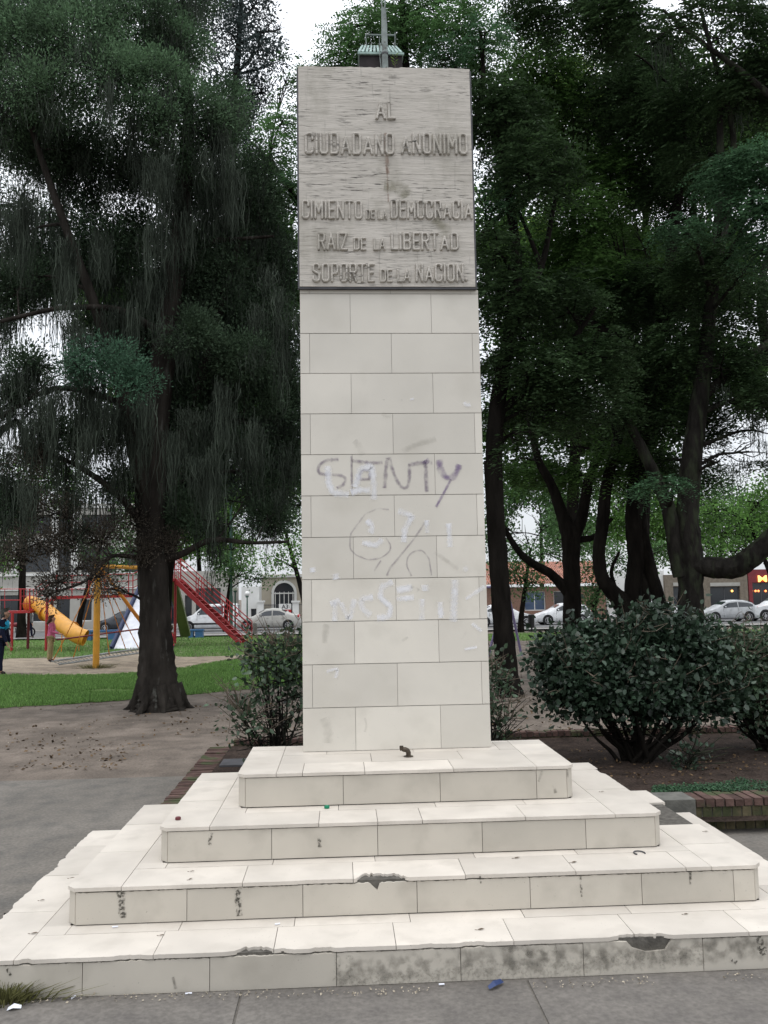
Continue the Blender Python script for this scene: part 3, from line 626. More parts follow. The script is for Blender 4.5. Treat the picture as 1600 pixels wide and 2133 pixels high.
# ------------------------------------------------------------------ trees
def leaves_np(C, D, size, ratio, rg, flat=None):
    n = len(C); D = D / (np.linalg.norm(D, axis=1)[:, None] + 1e-9)
    rnd = rg.normal(0, 1, (n, 3))
    if flat is not None: rnd = np.array([0, 0, 1.0]) + rnd * flat
    Sd = np.cross(D, rnd); Sd /= np.linalg.norm(Sd, axis=1)[:, None] + 1e-9
    s = (size * (.65 + .7 * rg.random(n)))[:, None]
    m = C + D * s * .45
    V = np.concatenate([C, m + Sd * s * ratio * .5, C + D * s, m - Sd * s * ratio * .5]); q = np.arange(n)
    return V, np.stack([q, q + n, q + 2 * n, q + 3 * n], 1)
def blob_pts(b, n, rg, shell=.45, thr=.42, freq=1.6):
    px, py, Y, rx, ry = b[:5]; c = P(px, py, Y); m = mpp(Y); rad = np.array([rx * m, (rx + ry) / 2 * m * (b[5] if len(b) > 5 else .9), ry * m])
    k = int(n * 1.9) + 8
    d = rg.normal(0, 1, (k, 3)); d /= np.linalg.norm(d, axis=1)[:, None]
    r = rg.random(k) ** shell; lump = .78 + .5 * vnoise(d * 1.7 + c * .37 + 40)
    p = c + d * (r * lump)[:, None] * rad
    keep = vnoise(p * freq / max(.5, m * 80) + 9) > thr
    return p[keep][:n], d[keep][:n], c, rad
def foliage(name, blobs, style, m, parent, dens=1.0, leaf=.05, seed=0, thr=.42, freq=1.6, shell=.45, k=None):
    """dens: sprays per square metre of a blob's outline"""
    rg = np.random.default_rng(seed); CV, DV = [], []; sz = []
    for b in blobs:
        mm = mpp(b[2]); area = math.pi * b[3] * b[4] * mm * mm; n = max(6, int(area * dens * (b[6] if len(b) > 6 else 1)))
        p, d, c, rad = blob_pts(b, n, rg, shell, thr, freq); n = len(p)
        if n == 0: continue
        if style == 'clump':       # dense little tufts pointing out and up
            kk = k or 14; off = rg.normal(0, leaf * 1.5, (n, kk, 3)); C = (p[:, None] + off).reshape(-1, 3)
            D = (d[:, None] * .7 + np.array([0, 0, .35]) + off / leaf * .55 + rg.normal(0, .25, (n, kk, 3))).reshape(-1, 3)
        elif style == 'feather':   # compound leaves: a drooping rachis with leaflets on both sides
            kk = k or 14; r = d * np.array([1, 1, .25]) + rg.normal(0, .5, (n, 3)) * np.array([1, 1, .3]) + np.array([0, 0, -.18]); r /= np.linalg.norm(r, axis=1)[:, None]
            ln = leaf * kk * .42; t = np.linspace(0, 1, kk)[None, :, None]
            drop = np.array([0, 0, -1.0]) * (t ** 2) * ln * .35
            C = (p[:, None] + r[:, None] * t * ln + drop).reshape(-1, 3)
            side = np.cross(r, [0, 0, 1.0]); side /= np.linalg.norm(side, axis=1)[:, None] + 1e-9
            sg = np.where(np.arange(kk) % 2, 1, -1)[None, :, None]
            D = (side[:, None] * sg + r[:, None] * .5 + rg.normal(0, .2, (n, kk, 3))).reshape(-1, 3)
        else:                      # broad leaves
            kk = k or 8; off = rg.normal(0, leaf * 1.6, (n, kk, 3)); C = (p[:, None] + off).reshape(-1, 3)
            D = (d[:, None] + rg.normal(0, .8, (n, kk, 3)) + np.array([0, 0, -.1])).reshape(-1, 3)
        CV.append(C); DV.append(D)
    C = np.concatenate(CV); D = np.concatenate(DV)
    ratio = {'clump': .42, 'feather': .42, 'broad': .62}[style]
    if style == 'broad':
        n = len(C); D = D / (np.linalg.norm(D, axis=1)[:, None] + 1e-9); Sd = np.cross(D, np.array([0, 0, 1.0]) + rg.normal(0, 1.1, (n, 3))); Sd /= np.linalg.norm(Sd, axis=1)[:, None] + 1e-9; Nn = np.cross(D, Sd)
        s = (leaf * (.55 + .8 * rg.random(n)))[:, None]; w = s * ratio * .5 * (.8 + .4 * rg.random(n))[:, None]; cu = s * .10
        V = np.concatenate([C, C + D * s * .3 + Sd * w + Nn * cu, C + D * s * .68 + Sd * w * .82 + Nn * cu, C + D * s - Nn * cu * .6, C + D * s * .68 - Sd * w * .82 + Nn * cu, C + D * s * .3 - Sd * w + Nn * cu, C + D * s * .5]); q = np.arange(n)
        F4 = np.concatenate([np.stack([q, q + n, q + 2 * n, q + 6 * n], 1), np.stack([q + 6 * n, q + 2 * n, q + 3 * n, q + 4 * n], 1), np.stack([q, q + 6 * n, q + 4 * n, q + 5 * n], 1)])
        return from_np(name, V, F4, m, parent)
    V, Fc = leaves_np(C, D, leaf * (1 if style != 'feather' else 1.1), ratio, rg, {'clump': None, 'feather': .45, 'broad': 1.2}[style])
    return from_np(name, V, Fc, m, parent)
def path3(pts):                 # [(px, py, Y, radius_px)] -> world points and radii
    return [P(a, b, Y) for a, b, Y, r in pts], [r * mpp(Y) for a, b, Y, r in pts]
def smooth_path(Q, R, n=6):
    Q = np.array(Q); R = np.array(R); k = len(Q); s = np.arange(k); t = np.linspace(0, k - 1, (k - 1) * n + 1)
    A = np.stack([np.interp(t, s, Q[:, j]) for j in range(3)], 1); B = np.interp(t, s, R)
    for _ in range(n // 2 + 1): A[1:-1] = (A[:-2] + 2 * A[1:-1] + A[2:]) / 4
    return A, B
def limbs(mb, trunkQ, trunkR, blobs, rg, twigs=7, r0=.035, tw=.010):
    tq = np.array(trunkQ)
    for b in blobs:
        c = P(b[0], b[1], b[2]); m = mpp(b[2]); rad = np.array([b[3] * m, (b[3] + b[4]) / 2 * m, b[4] * m])
        dd = np.linalg.norm(tq - c, axis=1) + np.maximum(0, tq[:, 2] - c[2] + .3) * 1.5; i = int(np.argmin(dd)); a = tq[i]
        L_ = np.linalg.norm(c - a); mid = (a + c) / 2 + np.array([0, 0, .10 * L_]) + rg.normal(0, .05 * L_, 3)
        rr = min(trunkR[i] * .5, r0 * (.6 + .25 * L_))
        A, B = smooth_path([a, a * .6 + mid * .4, mid, c * .6 + mid * .4 + rg.normal(0, .03 * L_, 3), c], [rr, rr * .85, rr * .65, rr * .5, rr * .3], 3); mb.tube(A, B, 6, wob=.12, seed=i)
        for _ in range(twigs):
            d = rg.normal(0, 1, 3); d /= np.linalg.norm(d); e = c + d * rad * .85; s = A[int(len(A) * (.5 + .45 * rg.random()))]
            md = (s + e) / 2 + rg.normal(0, .08, 3) * np.linalg.norm(e - s); mb.tube([s, md, e], [tw * 1.3, tw, tw * .35], 4, cap=False)
def trunk_mesh(paths, base_flare=True, n=18, seed=1):
    mb = MB(); allQ, allR = [], []
    for i, pts in enumerate(paths):
        Q, R = path3(pts); A, B = smooth_path(Q, R, 6); mb.tube(A, B, n if i == 0 else 10, wob=.07, seed=seed + i); allQ += list(A); allR += list(B)
    return mb, allQ, allR
def moss_strands(name, spots, m, parent, seed, n_per=34, ln=(.5, 1.8), w=.012):
    rg = np.random.default_rng(seed); V, Fc = [], []; base = 0
    for (px, py, Y, spread, scale) in spots:
        c = P(px, py, Y); mm = mpp(Y); n = int(n_per * (.6 + .8 * rg.random()))
        p0 = c + rg.normal(0, 1, (n, 3)) * np.array([spread * mm * .5, spread * mm * .5, .08])
        L_ = (ln[0] + (ln[1] - ln[0]) * rg.random()) * scale * (.15 + .85 * rg.random(n) ** 1.6); K = 9
        a = rg.random(n) * 6.283; sd_ = np.stack([np.cos(a), np.sin(a), 0 * a], 1); ph = rg.random(n) * 6.28; am = .02 + .06 * rg.random(n) ** 2
        cen = np.array([c[0], c[1], 0])
        pts = []
        for j in range(K):
            t = j / (K - 1)
            q = p0 + np.stack([(np.sin(ph + t * 5) + .5 * np.sin(ph * 2.7 + t * 13)) * am * (t + .15), (np.cos(ph * 1.3 + t * 5) + .5 * np.cos(ph * 1.9 + t * 12)) * am * (t + .15), -L_ * t], 1)
            q[:, :2] += (c[:2] - q[:, :2]) * (.22 * t)
            q += sd_ * rg.normal(0, .011, (n, 1)) ; pts.append(q)
        for j in range(K):
            ww = w * (.5 + rg.random(n)) * (1.0 if j < K - 1 else .2) * (1 - .5 * j / K)
            V.append(pts[j] - sd_ * ww[:, None] / 2); V.append(pts[j] + sd_ * ww[:, None] / 2)
        q = np.arange(n)
        for j in range(K - 1):
            o0 = base + j * 2 * n; o1 = base + (j + 1) * 2 * n
            Fc.append(np.stack([o0 + q, o0 + n + q, o1 + n + q, o1 + q], 1))
        base += K * 2 * n
    return from_np(name, np.concatenate(V), np.concatenate(Fc), m, parent)
def tree(name, label, base, cat='tree', group=None): return thing(name, label, cat, tuple(base), 0, group, world=True)
def zfix(p): return (float(p[0]), float(p[1]), tz(float(p[1])))

# --- the big conifer with hanging moss, left of the monument
LY = float(G(330, 1478)[1])
T1 = tree('moss_hung_conifer', 'huge dark conifer draped in grey hanging moss, thick trunk rising left of the monument', zfix(P(330, 1485, LY)))
mb, Q, Rr = trunk_mesh([[(331, 1515, LY, 74), (330, 1484, LY, 58), (329, 1462, LY, 49), (328, 1435, LY, 42), (327, 1395, LY, 37), (325, 1350, LY, 34), (322, 1250, LY, 31), (317, 1130, LY, 31), (312, 1040, LY, 32), (322, 900, LY, 28), (338, 750, LY, 25), (358, 600, LY, 22), (382, 420, LY, 18), (395, 250, LY, 13), (380, 60, LY, 8), (380, -120, LY, 4)],
    [(312, 1060, LY, 22), (288, 960, LY - .3, 19), (262, 840, LY - .5, 15), (200, 640, LY - .8, 11), (120, 430, LY - 1, 8), (60, 250, LY - 1, 5)],
    [(316, 1080, LY, 17), (350, 1000, LY + .2, 15), (400, 850, LY + .4, 12), (460, 640, LY + .5, 9), (520, 420, LY + .6, 6)],
    [(335, 1165, LY, 9), (370, 1160, LY - .2, 7), (440, 1120, LY - .4, 6), (520, 1132, LY - .6, 4), (600, 1128, LY - .8, 3)],
    [(308, 1175, LY - .1, 7), (280, 1160, LY - .3, 5), (235, 1155, LY - .6, 4), (212, 1175, LY - .8, 4), (180, 1212, LY - 1, 3), (120, 1232, LY - 1.1, 2)],
    [(316, 1120, LY, 9), (250, 1030, LY - .3, 7), (150, 960, LY - .6, 5), (30, 930, LY - .9, 3)],
    [(325, 900, LY, 9), (240, 830, LY - .5, 7), (110, 800, LY - 1, 5), (0, 870, LY - 1.3, 4)],
    [(345, 700, LY, 10), (250, 640, LY - .8, 7), (120, 640, LY - 1.3, 5), (0, 670, LY - 1.5, 4)],
    [(350, 640, LY, 9), (430, 500, LY + .3, 7), (500, 498, LY + .2, 4), (570, 492, LY, 3)]], seed=3)
l1 = [(55, 90, LY - 1, 115, 85), (175, 70, LY - 1.3, 105, 75), (300, 60, LY - .8, 110, 80), (235, 150, LY - 1.6, 95, 60), (335, 165, LY - 1.4, 85, 55), (405, 235, LY - 1.2, 85, 50), (455, 275, LY - .8, 60, 40), (90, 190, LY - 1.5, 100, 60), (0, 230, LY - 1, 90, 60), (370, 100, LY - .6, 80, 60),
      (-60, 60, LY - .5, 110, 100), (300, 240, LY - 1.6, 80, 45), (370, 320, LY - 1, 60, 40), (475, 215, LY - .4, 55, 60), (30, 0, LY - .5, 120, 60), (200, -30, LY - .5, 150, 60), (380, -20, LY, 90, 70)]
l1b = [(215, 745, LY - 2.0, 80, 42), (275, 790, LY - 1.9, 55, 45), (160, 770, LY - 1.8, 45, 32)]
l2 = [(150, 330, LY, 140, 90), (300, 350, LY + .2, 120, 80), (440, 400, LY + .5, 110, 100), (540, 420, LY + .8, 60, 130), (70, 300, LY + .5, 100, 70), (120, 560, LY + .4, 60, 70), (230, 520, LY + .5, 120, 110), (350, 560, LY + .6, 120, 130), (470, 600, LY + .8, 110, 130), (560, 700, LY + 1, 75, 120),
      (330, 700, LY + .8, 120, 120), (440, 800, LY + .8, 110, 110), (390, 690, LY - .8, 70, 50), (500, 740, LY - .2, 80, 50), (540, 880, LY + .9, 85, 100), (350, 860, LY + .7, 100, 90), (220, 700, LY + .6, 70, 60), (60, 590, LY - .4, 60, 60), (20, 600, LY - .8, 50, 40), (60, 760, LY - 1, 50, 40), (120, 900, LY - .6, 50, 40), (190, 900, LY + .2, 50, 60),
      (430, 940, LY + .6, 90, 90), (520, 1020, LY + .6, 80, 55), (400, 1060, LY + .3, 80, 60), (560, 1080, LY, 65, 35), (450, 1085, LY - .1, 60, 35), (250, 1000, LY, 55, 45), (570, 560, LY + 1.1, 55, 90), (20, 1060, LY - .4, 60, 40), (590, 980, LY + 1.2, 50, 90), (10, 500, LY + .3, 60, 60), (600, 830, LY + 1.4, 45, 110), (20, 830, LY - 1, 45, 45)]
l3 = [(120, 1210, LY - 1.1, 42, 26), (105, 1240, LY - 1.1, 22, 22), (208, 1200, LY - .8, 26, 44), (160, 1180, LY - .9, 30, 20), (230, 1225, LY - .8, 24, 16), (70, 1130, LY - .9, 55, 40), (20, 1150, LY - 1, 35, 30), (200, 1120, LY - .6, 60, 35), (290, 1150, LY - .4, 30, 30), (110, 1060, LY - .7, 55, 35), (130, 1130, LY - .8, 40, 30), (60, 960, LY - .9, 40, 40), (350, 1130, LY - .2, 35, 25), (270, 1090, LY - .2, 45, 30)]
for k in range(9):
    a = k * .698 + .2; c = np.array([P(330, 1480, LY)[0], LY, tz(LY)]); d = np.array([math.cos(a), math.sin(a), 0]); r8 = .44 + .10 * math.sin(k * 2.3)
    A, Bq = smooth_path([c + d * .30 + [0, 0, .42], c + d * .42 + [0, 0, .14], c + d * (r8 + .06) + [0, 0, .02], c + d * (r8 + .22) + [0, 0, -.06]], [.10, .075, .05, .03], 5); mb.tube(A, Bq, 8, wob=.1, seed=k)
limbs(mb, Q, Rr, l1 + l1b + l2 + l3, np.random.default_rng(5), 9, .04, .010)
mb.build('trunk', M['bark'], T1, smooth=True)
foliage('crown', l1, 'clump', M['cypress_top'], T1, 560, .052, 21, .26, 2.2, .35)
foliage('crown', l1b, 'clump', M['cypress_teal'], T1, 420, .048, 22, .25, 2.2)
foliage('crown', l2, 'clump', M['cypress'], T1, 460, .058, 23, .38, 1.3, .6)
foliage('crown', l3, 'clump', M['cypress_dry'], T1, 420, .045, 24, .30, 2.4)
rs = np.random.default_rng(8); spots = []
for b in l2 + l1:
    for _ in range(max(3, int(b[3] * b[4] / 900))):
        spots.append((b[0] + rs.normal(0, .45) * b[3], b[1] + (rs.random() * .9 - .2) * b[4], b[2] + rs.normal(0, .35), 18 + 34 * rs.random(), .4 + .8 * rs.random()))
for px, py in ((120, 540), (150, 620), (240, 900), (270, 920), (300, 850), (205, 800), (100, 830), (95, 880), (190, 830), (180, 900), (250, 860), (60, 900), (20, 820), (400, 900), (430, 950), (420, 1000), (385, 930), (470, 860), (355, 420), (365, 470), (330, 380), (300, 360), (455, 330), (465, 380), (210, 520), (20, 1020), (60, 1060), (160, 1080), (120, 950), (300, 600), (330, 520), (555, 640), (250, 690), (160, 700), (30, 460), (50, 455), (590, 700), (540, 900)):
    for _ in range(3): spots.append((px + rs.normal(0, 12), py + rs.normal(0, 25) - 20, LY - 1.2 + rs.normal(0, .5), 26, .7 + .6 * rs.random()))
moss_strands('hanging_moss', spots, M['mossmat'], T1, 9, 78, (.45, 1.7), .011)

# --- a second conifer of the same kind at the left edge, trunk out of the picture
EY = LY + 7
T2 = tree('conifer', 'dark moss draped conifer at the left edge, its trunk outside the picture', zfix(P(-170, 1400, EY)))
mb, Q, Rr = trunk_mesh([[(-170, 1420, EY, 50), (-172, 1360, EY, 30), (-165, 1100, EY, 26), (-160, 800, EY, 22), (-150, 500, EY, 16), (-150, 100, EY, 8)], [(-165, 1050, EY, 14), (-60, 960, EY, 9), (40, 860, EY, 6), (60, 960, EY, 3)], [(-165, 800, EY, 12), (-60, 700, EY, 8), (70, 560, EY, 5)]], seed=13)
e2 = [(-60, 350, EY, 130, 110), (0, 560, EY + .5, 70, 45), (-40, 720, EY, 60, 60), (60, 500, EY + 1, 50, 50), (150, 800, EY + 1, 50, 60), (30, 640, EY, 50, 40), (-20, 980, EY, 60, 70), (40, 1010, EY, 45, 40), (110, 560, EY + 1.5, 60, 80), (160, 1010, EY + 2, 55, 40), (150, 430, EY, 70, 50), (40, 430, EY + 1, 60, 40), (170, 240, EY + 2, 90, 60), (90, 930, EY + 1, 50, 40)]
limbs(mb, Q, Rr, e2, np.random.default_rng(6), 6, .05, .012); mb.build('trunk', M['bark_dark'], T2, smooth=True)
foliage('crown', e2, 'clump', M['cypress'], T2, 90, .085, 25, .42, 1.2)
spots = [(b[0] + rs.normal(0, .5) * b[3], b[1] + (rs.random()) * b[4] * .8, b[2], 26, .9 + .7 * rs.random()) for b in e2 for _ in range(6)]
moss_strands('hanging_moss', spots, M['mossmat'], T2, 10, 30, (.6, 2.0), .022)

# --- tall dark tree behind, its top right of the first conifer
DY = LY + 6
T3 = tree('dark_conifer', 'tall bluish dark conifer whose top stands against the sky left of the inscription', zfix(P(338, 1400, DY)))
mb, Q, Rr = trunk_mesh([[(338, 1400, DY, 22), (338, 1300, DY, 17), (345, 1150, DY, 17), (420, 900, DY, 16), (480, 500, DY, 13), (485, 250, DY, 9), (500, 60, DY, 6), (505, -60, DY, 3)]], seed=15)
d3 = [(470, 60, DY, 80, 75), (545, 95, DY - .6, 48, 55), (535, 15, DY, 55, 50), (575, 130, DY, 24, 22), (545, 190, DY + .3, 40, 32), (480, 170, DY, 70, 60), (560, 55, DY - .3, 38, 40), (585, 62, DY, 20, 26), (500, 290, DY, 60, 80), (440, -10, DY, 60, 40), (520, 250, DY, 35, 40), (500, 450, DY, 80, 120), (480, 700, DY, 90, 140), (470, 950, DY, 80, 90)]
limbs(mb, Q, Rr, d3, np.random.default_rng(16), 8, .05, .012); mb.build('trunk', M['bark_dark'], T3, smooth=True)
M['conifer_blue'] = leafmat('conifer_blue', (.05, .068, .066)); foliage('crown', d3, 'clump', M['conifer_blue'], T3, 110, .085, 26, .40, 1.3)

# --- feathery-leaved trees behind and right of the monument
CY = 11.0
T4 = tree('feathery_tree', 'tall tree with light green feathery leaves rising behind the top of the monument', zfix(P(905, 1440, CY)))
mb, Q, Rr = trunk_mesh([[(905, 1450, CY, 34), (900, 1400, CY, 26), (890, 1200, CY, 24), (870, 800, CY, 22), (860, 500, CY, 18), (850, 250, CY, 13), (840, 60, CY, 8), (835, -80, CY, 4)], [(870, 760, CY, 14), (760, 560, CY, 12), (640, 450, CY, 8), (560, 330, CY, 5)], [(865, 600, CY, 14), (960, 380, CY - .5, 10), (1010, 180, CY - .6, 6), (1000, 60, CY - .5, 4)], [(870, 700, CY, 12), (980, 520, CY - .5, 8), (1050, 440, CY - .9, 4)]], seed=17)
c4 = [(770, 65, CY - .4, 62, 52), (725, 100, CY, 48, 42), (700, 130, CY + .4, 40, 22), (840, 90, CY + .5, 70, 60), (860, 30, CY, 80, 50), (930, 60, CY - .6, 80, 60), (760, 20, CY + .5, 45, 25), (1000, 110, CY, 70, 60), (960, 170, CY + .4, 60, 50), (650, 150, CY + .8, 30, 22), (940, 0, CY, 90, 50), (705, 60, CY + .6, 24, 22), (800, 230, CY + .3, 110, 80), (880, 330, CY, 100, 80), (740, 400, CY + .4, 100, 80), (850, 500, CY, 110, 90), (720, 600, CY + .3, 100, 90), (860, 700, CY + .3, 110, 80), (930, 850, CY + .3, 80, 70), (730, 820, CY + .5, 90, 70)]
c4b = [(565, 320, CY, 58, 60), (590, 250, CY + .2, 40, 40), (555, 375, CY - .8, 60, 34), (590, 430, CY, 55, 55), (570, 520, CY + .3, 60, 60), (595, 620, CY + .3, 45, 60), (600, 160, CY + .6, 20, 34), (590, 740, CY + .4, 40, 60), (590, 900, CY + .5, 40, 70), (600, 1050, CY + .4, 30, 60)]
c4t = [(1035, 365, CY - 1.4, 52, 36), (1050, 420, CY - 1.5, 45, 40), (1010, 420, CY - 1.3, 30, 34), (590, 385, CY - 1.3, 45, 26), (930, 110, CY - 1.4, 50, 34), (1010, 60, CY - 1.2, 55, 34)]
limbs(mb, Q, Rr, c4 + c4b + c4t, np.random.default_rng(18), 8, .04, .010); mb.build('trunk', M['bark_dark'], T4, smooth=True)
foliage('crown', c4, 'feather', M['feather'], T4, 200, .07, 27, .33, 1.6)
foliage('crown', c4b, 'feather', M['feather'], T4, 220, .07, 28, .32, 1.5)
foliage('crown', c4t, 'feather', M['feather_teal'], T4, 200, .055, 29, .30, 1.8)
# background light green patch tree
def rtree(name, label, paths, blobs, m, dens, leaf, seed, thr=.42, freq=1.3, teal=(), bark='bark_dark', moss=0, lime=(), tdens=1.0):
    Yb = paths[0][0][2]; t = tree(name, label, zfix(P(paths[0][0][0], paths[0][0][1], Yb)))
    mb, Q, Rr = trunk_mesh(paths, seed=seed); limbs(mb, Q, Rr, list(blobs) + list(teal) + list(lime), np.random.default_rng(seed), 8, .06, .013); mb.build('trunk', M[bark], t, smooth=True)
    foliage('crown', blobs, 'feather', m, t, dens, leaf, seed + 1, thr, freq)
    if teal: foliage('crown', teal, 'feather', M['feather_teal'], t, dens * 1.5 * tdens, leaf * .8, seed + 2, .32, freq * 1.2)
    if lime: foliage('crown', lime, 'feather', M['feather_lime'], t, dens * 1.3, leaf * .9, seed + 3, .32, freq * 1.2)
    if moss:
        r2 = np.random.default_rng(seed + 9); sp = [(b[0] + r2.normal(0, .5) * b[3], b[1] + r2.random() * b[4], b[2], 24, .5 + .5 * r2.random()) for b in blobs for _ in range(moss)]
        moss_strands('hanging_moss', sp, M['mossmat'], t, seed + 8, 26, (.5, 1.5), .018)
    return t
AY = float(G(1062, 1450)[1])
def bl(l, Y, sp=1.5, seed=0):
    r = np.random.default_rng(seed); return [(x, y, Y + (r.random() - .5) * 2 * sp, a, b) for x, y, a, b in l]
TA = rtree('leaning_tree', 'slender grey barked tree leaning left right beside the monument, dark feathery crown',
    [[(1062, 1462, AY, 38), (1060, 1440, AY, 27), (1055, 1400, AY, 23), (1048, 1300, AY, 21), (1040, 1200, AY, 20), (1032, 1080, AY, 19), (1028, 960, AY, 18), (1035, 850, AY, 17), (1060, 700, AY, 15), (1080, 560, AY, 12), (1060, 400, AY, 9), (1030, 250, AY, 6)],
     [(1034, 1130, AY, 8), (1020, 1060, AY, 7), (1012, 960, AY, 5)], [(1040, 860, AY, 10), (1110, 800, AY, 9), (1180, 730, AY, 7), (1240, 640, AY, 5)], [(1060, 700, AY, 9), (1130, 560, AY, 7), (1150, 450, AY, 5), (1180, 300, AY, 3)], [(1130, 560, AY, 6), (1090, 460, AY, 4), (1050, 380, AY, 3)]],
    bl([(1060, 620, 75, 70), (1100, 760, 90, 60), (1040, 800, 50, 70), (1140, 850, 80, 60), (1070, 900, 60, 45), (1180, 640, 80, 70), (1060, 250, 70, 90), (1120, 350, 80, 80), (1020, 600, 40, 60), (1030, 520, 50, 50), (1240, 730, 70, 60), (1020, 220, 45, 60), (1200, 800, 80, 60)], AY, 1.0, 3),
    M['feather_dark'], 250, .085, 41, .40, 1.0)
BY = 17.5
TB = rtree('forked_tree', 'black barked tree forking in a V with a branch reaching left, behind the big shrub',
    [[(1192, 1350, BY, 24), (1192, 1300, BY, 19), (1192, 1230, BY, 18), (1190, 1160, BY, 18), (1190, 1120, BY, 20), (1170, 1070, BY, 13), (1150, 1010, BY, 10), (1120, 960, BY, 8), (1100, 860, BY, 5)],
     [(1192, 1130, BY, 15), (1215, 1070, BY, 12), (1225, 1000, BY, 11), (1255, 930, BY, 9), (1290, 820, BY, 6), (1330, 700, BY, 4)],
     [(1188, 1240, BY, 12), (1150, 1195, BY, 10), (1110, 1175, BY, 9), (1080, 1150, BY, 7), (1050, 1100, BY, 5)], [(1205, 1125, BY, 8), (1240, 1120, BY, 6), (1275, 1080, BY, 4)]],
    bl([(1100, 960, 60, 40), (1180, 930, 80, 60), (1260, 880, 80, 60), (1130, 560, 90, 80), (1200, 470, 90, 80), (1260, 380, 90, 80), (1150, 230, 90, 80), (1240, 560, 80, 80), (1290, 960, 70, 45), (1330, 480, 80, 80), (1210, 990, 60, 30), (1130, 130, 80, 70)], BY, 2, 5),
    M['feather_mid'], 170, .105, 51, .40, .9, lime=bl([(1190, 160, 42, 45), (1160, 200, 30, 28), (1130, 440, 26, 40)], BY + 3, .3, 1))
CY2 = 15.5
TC = rtree('crooked_tree', 'black barked tree with crooked S shaped trunk between the forked tree and the mossy trunk',
    [[(1318, 1360, CY2, 34), (1314, 1300, CY2, 27), (1310, 1270, CY2, 26), (1280, 1238, CY2, 17), (1252, 1205, CY2, 14), (1246, 1150, CY2, 13), (1256, 1090, CY2, 13), (1262, 1010, CY2, 12), (1290, 900, CY2, 10), (1330, 780, CY2, 7)],
     [(1318, 1290, CY2, 22), (1318, 1220, CY2, 17), (1326, 1160, CY2, 17), (1320, 1080, CY2, 19), (1330, 980, CY2, 19), (1345, 850, CY2, 17), (1375, 700, CY2, 14), (1400, 520, CY2, 11), (1420, 350, CY2, 8), (1430, 150, CY2, 5)],
     [(1384, 1330, CY2 - .3, 16), (1378, 1270, CY2 - .2, 14), (1355, 1190, CY2, 14), (1338, 1120, CY2, 15), (1330, 1060, CY2, 16)], [(1345, 850, CY2, 12), (1290, 700, CY2, 10), (1220, 670, CY2, 9), (1150, 640, CY2, 6)], [(1290, 1248, CY2, 5), (1270, 1190, CY2, 4), (1290, 1150, CY2, 3)],
     [(1375, 700, CY2, 10), (1460, 560, CY2, 8), (1530, 480, CY2 - 1, 6), (1590, 380, CY2 - 2, 4)]],
    bl([(1300, 620, 90, 80), (1380, 560, 90, 90), (1330, 780, 100, 70), (1400, 880, 90, 60), (1340, 330, 110, 90), (1420, 420, 90, 80), (1300, 200, 100, 90), (1420, 230, 100, 90), (1350, 980, 90, 45), (1430, 720, 90, 80), (1260, 860, 60, 50), (1350, 100, 110, 80), (1230, 60, 90, 60), (1450, 980, 60, 35), (1380, 670, 80, 70)], CY2, 2, 6),
    M['feather_dark'], 200, .095, 61, .40, .9, moss=1)
MY = 13.5
TD = rtree('mossy_tree', 'dark tree with pale mossy trunk and a thick limb swooping out to the right edge',
    [[(1440, 1340, MY, 34), (1438, 1290, MY, 27), (1440, 1230, MY, 25), (1436, 1160, MY, 28), (1430, 1080, MY, 24), (1440, 960, MY, 22), (1460, 820, MY, 18), (1480, 650, MY, 14), (1500, 450, MY, 10), (1500, 200, MY, 6)],
     [(1420, 1200, MY, 18), (1405, 1140, MY, 16), (1395, 1060, MY, 15), (1350, 960, MY, 12), (1300, 860, MY, 9)],
     [(1430, 1180, MY - .1, 16), (1480, 1182, MY - .2, 23), (1530, 1185, MY - .4, 24), (1570, 1158, MY - .6, 23), (1620, 1110, MY - .8, 22), (1720, 1020, MY - 1, 18)],
     [(1460, 830, MY, 12), (1540, 760, MY, 10), (1620, 700, MY, 8)], [(1600, 760, MY + 2, 12), (1585, 640, MY + 2, 10), (1590, 560, MY + 2, 8), (1620, 480, MY + 2, 6)], [(1480, 650, MY, 9), (1540, 300, MY, 7), (1480, 100, MY - .4, 5), (1460, 20, MY - .5, 4)], [(1660, 250, MY - 1, 10), (1560, 160, MY - 1, 7), (1450, 80, MY - 1, 5), (1380, 20, MY - 1, 3)]],
    bl([(1480, 560, 80, 80), (1540, 640, 70, 80), (1500, 760, 80, 60), (1560, 850, 80, 50), (1480, 880, 70, 50), (1560, 200, 100, 70), (1500, 80, 110, 80), (1590, 120, 80, 80), (1400, 60, 110, 70), (1560, 940, 80, 34), (1590, 900, 60, 40), (1500, 960, 60, 26), (1600, 820, 60, 50), (1300, 30, 110, 60), (1470, 330, 80, 80), (1150, 20, 100, 50)], MY, 1.4, 8),
    M['feather_dark'], 220, .09, 71, .43, .8, teal=[(1510, 365, MY - 3, 60, 45), (1570, 340, MY - 3.2, 60, 50), (1560, 440, MY - 3.1, 70, 45), (1590, 520, MY - 3, 50, 50), (1420, 480, MY - 3, 48, 28), (1600, 400, MY - 3.3, 50, 60), (1380, 1010, MY - 2, 50, 24)], bark='bark_pale', moss=1)
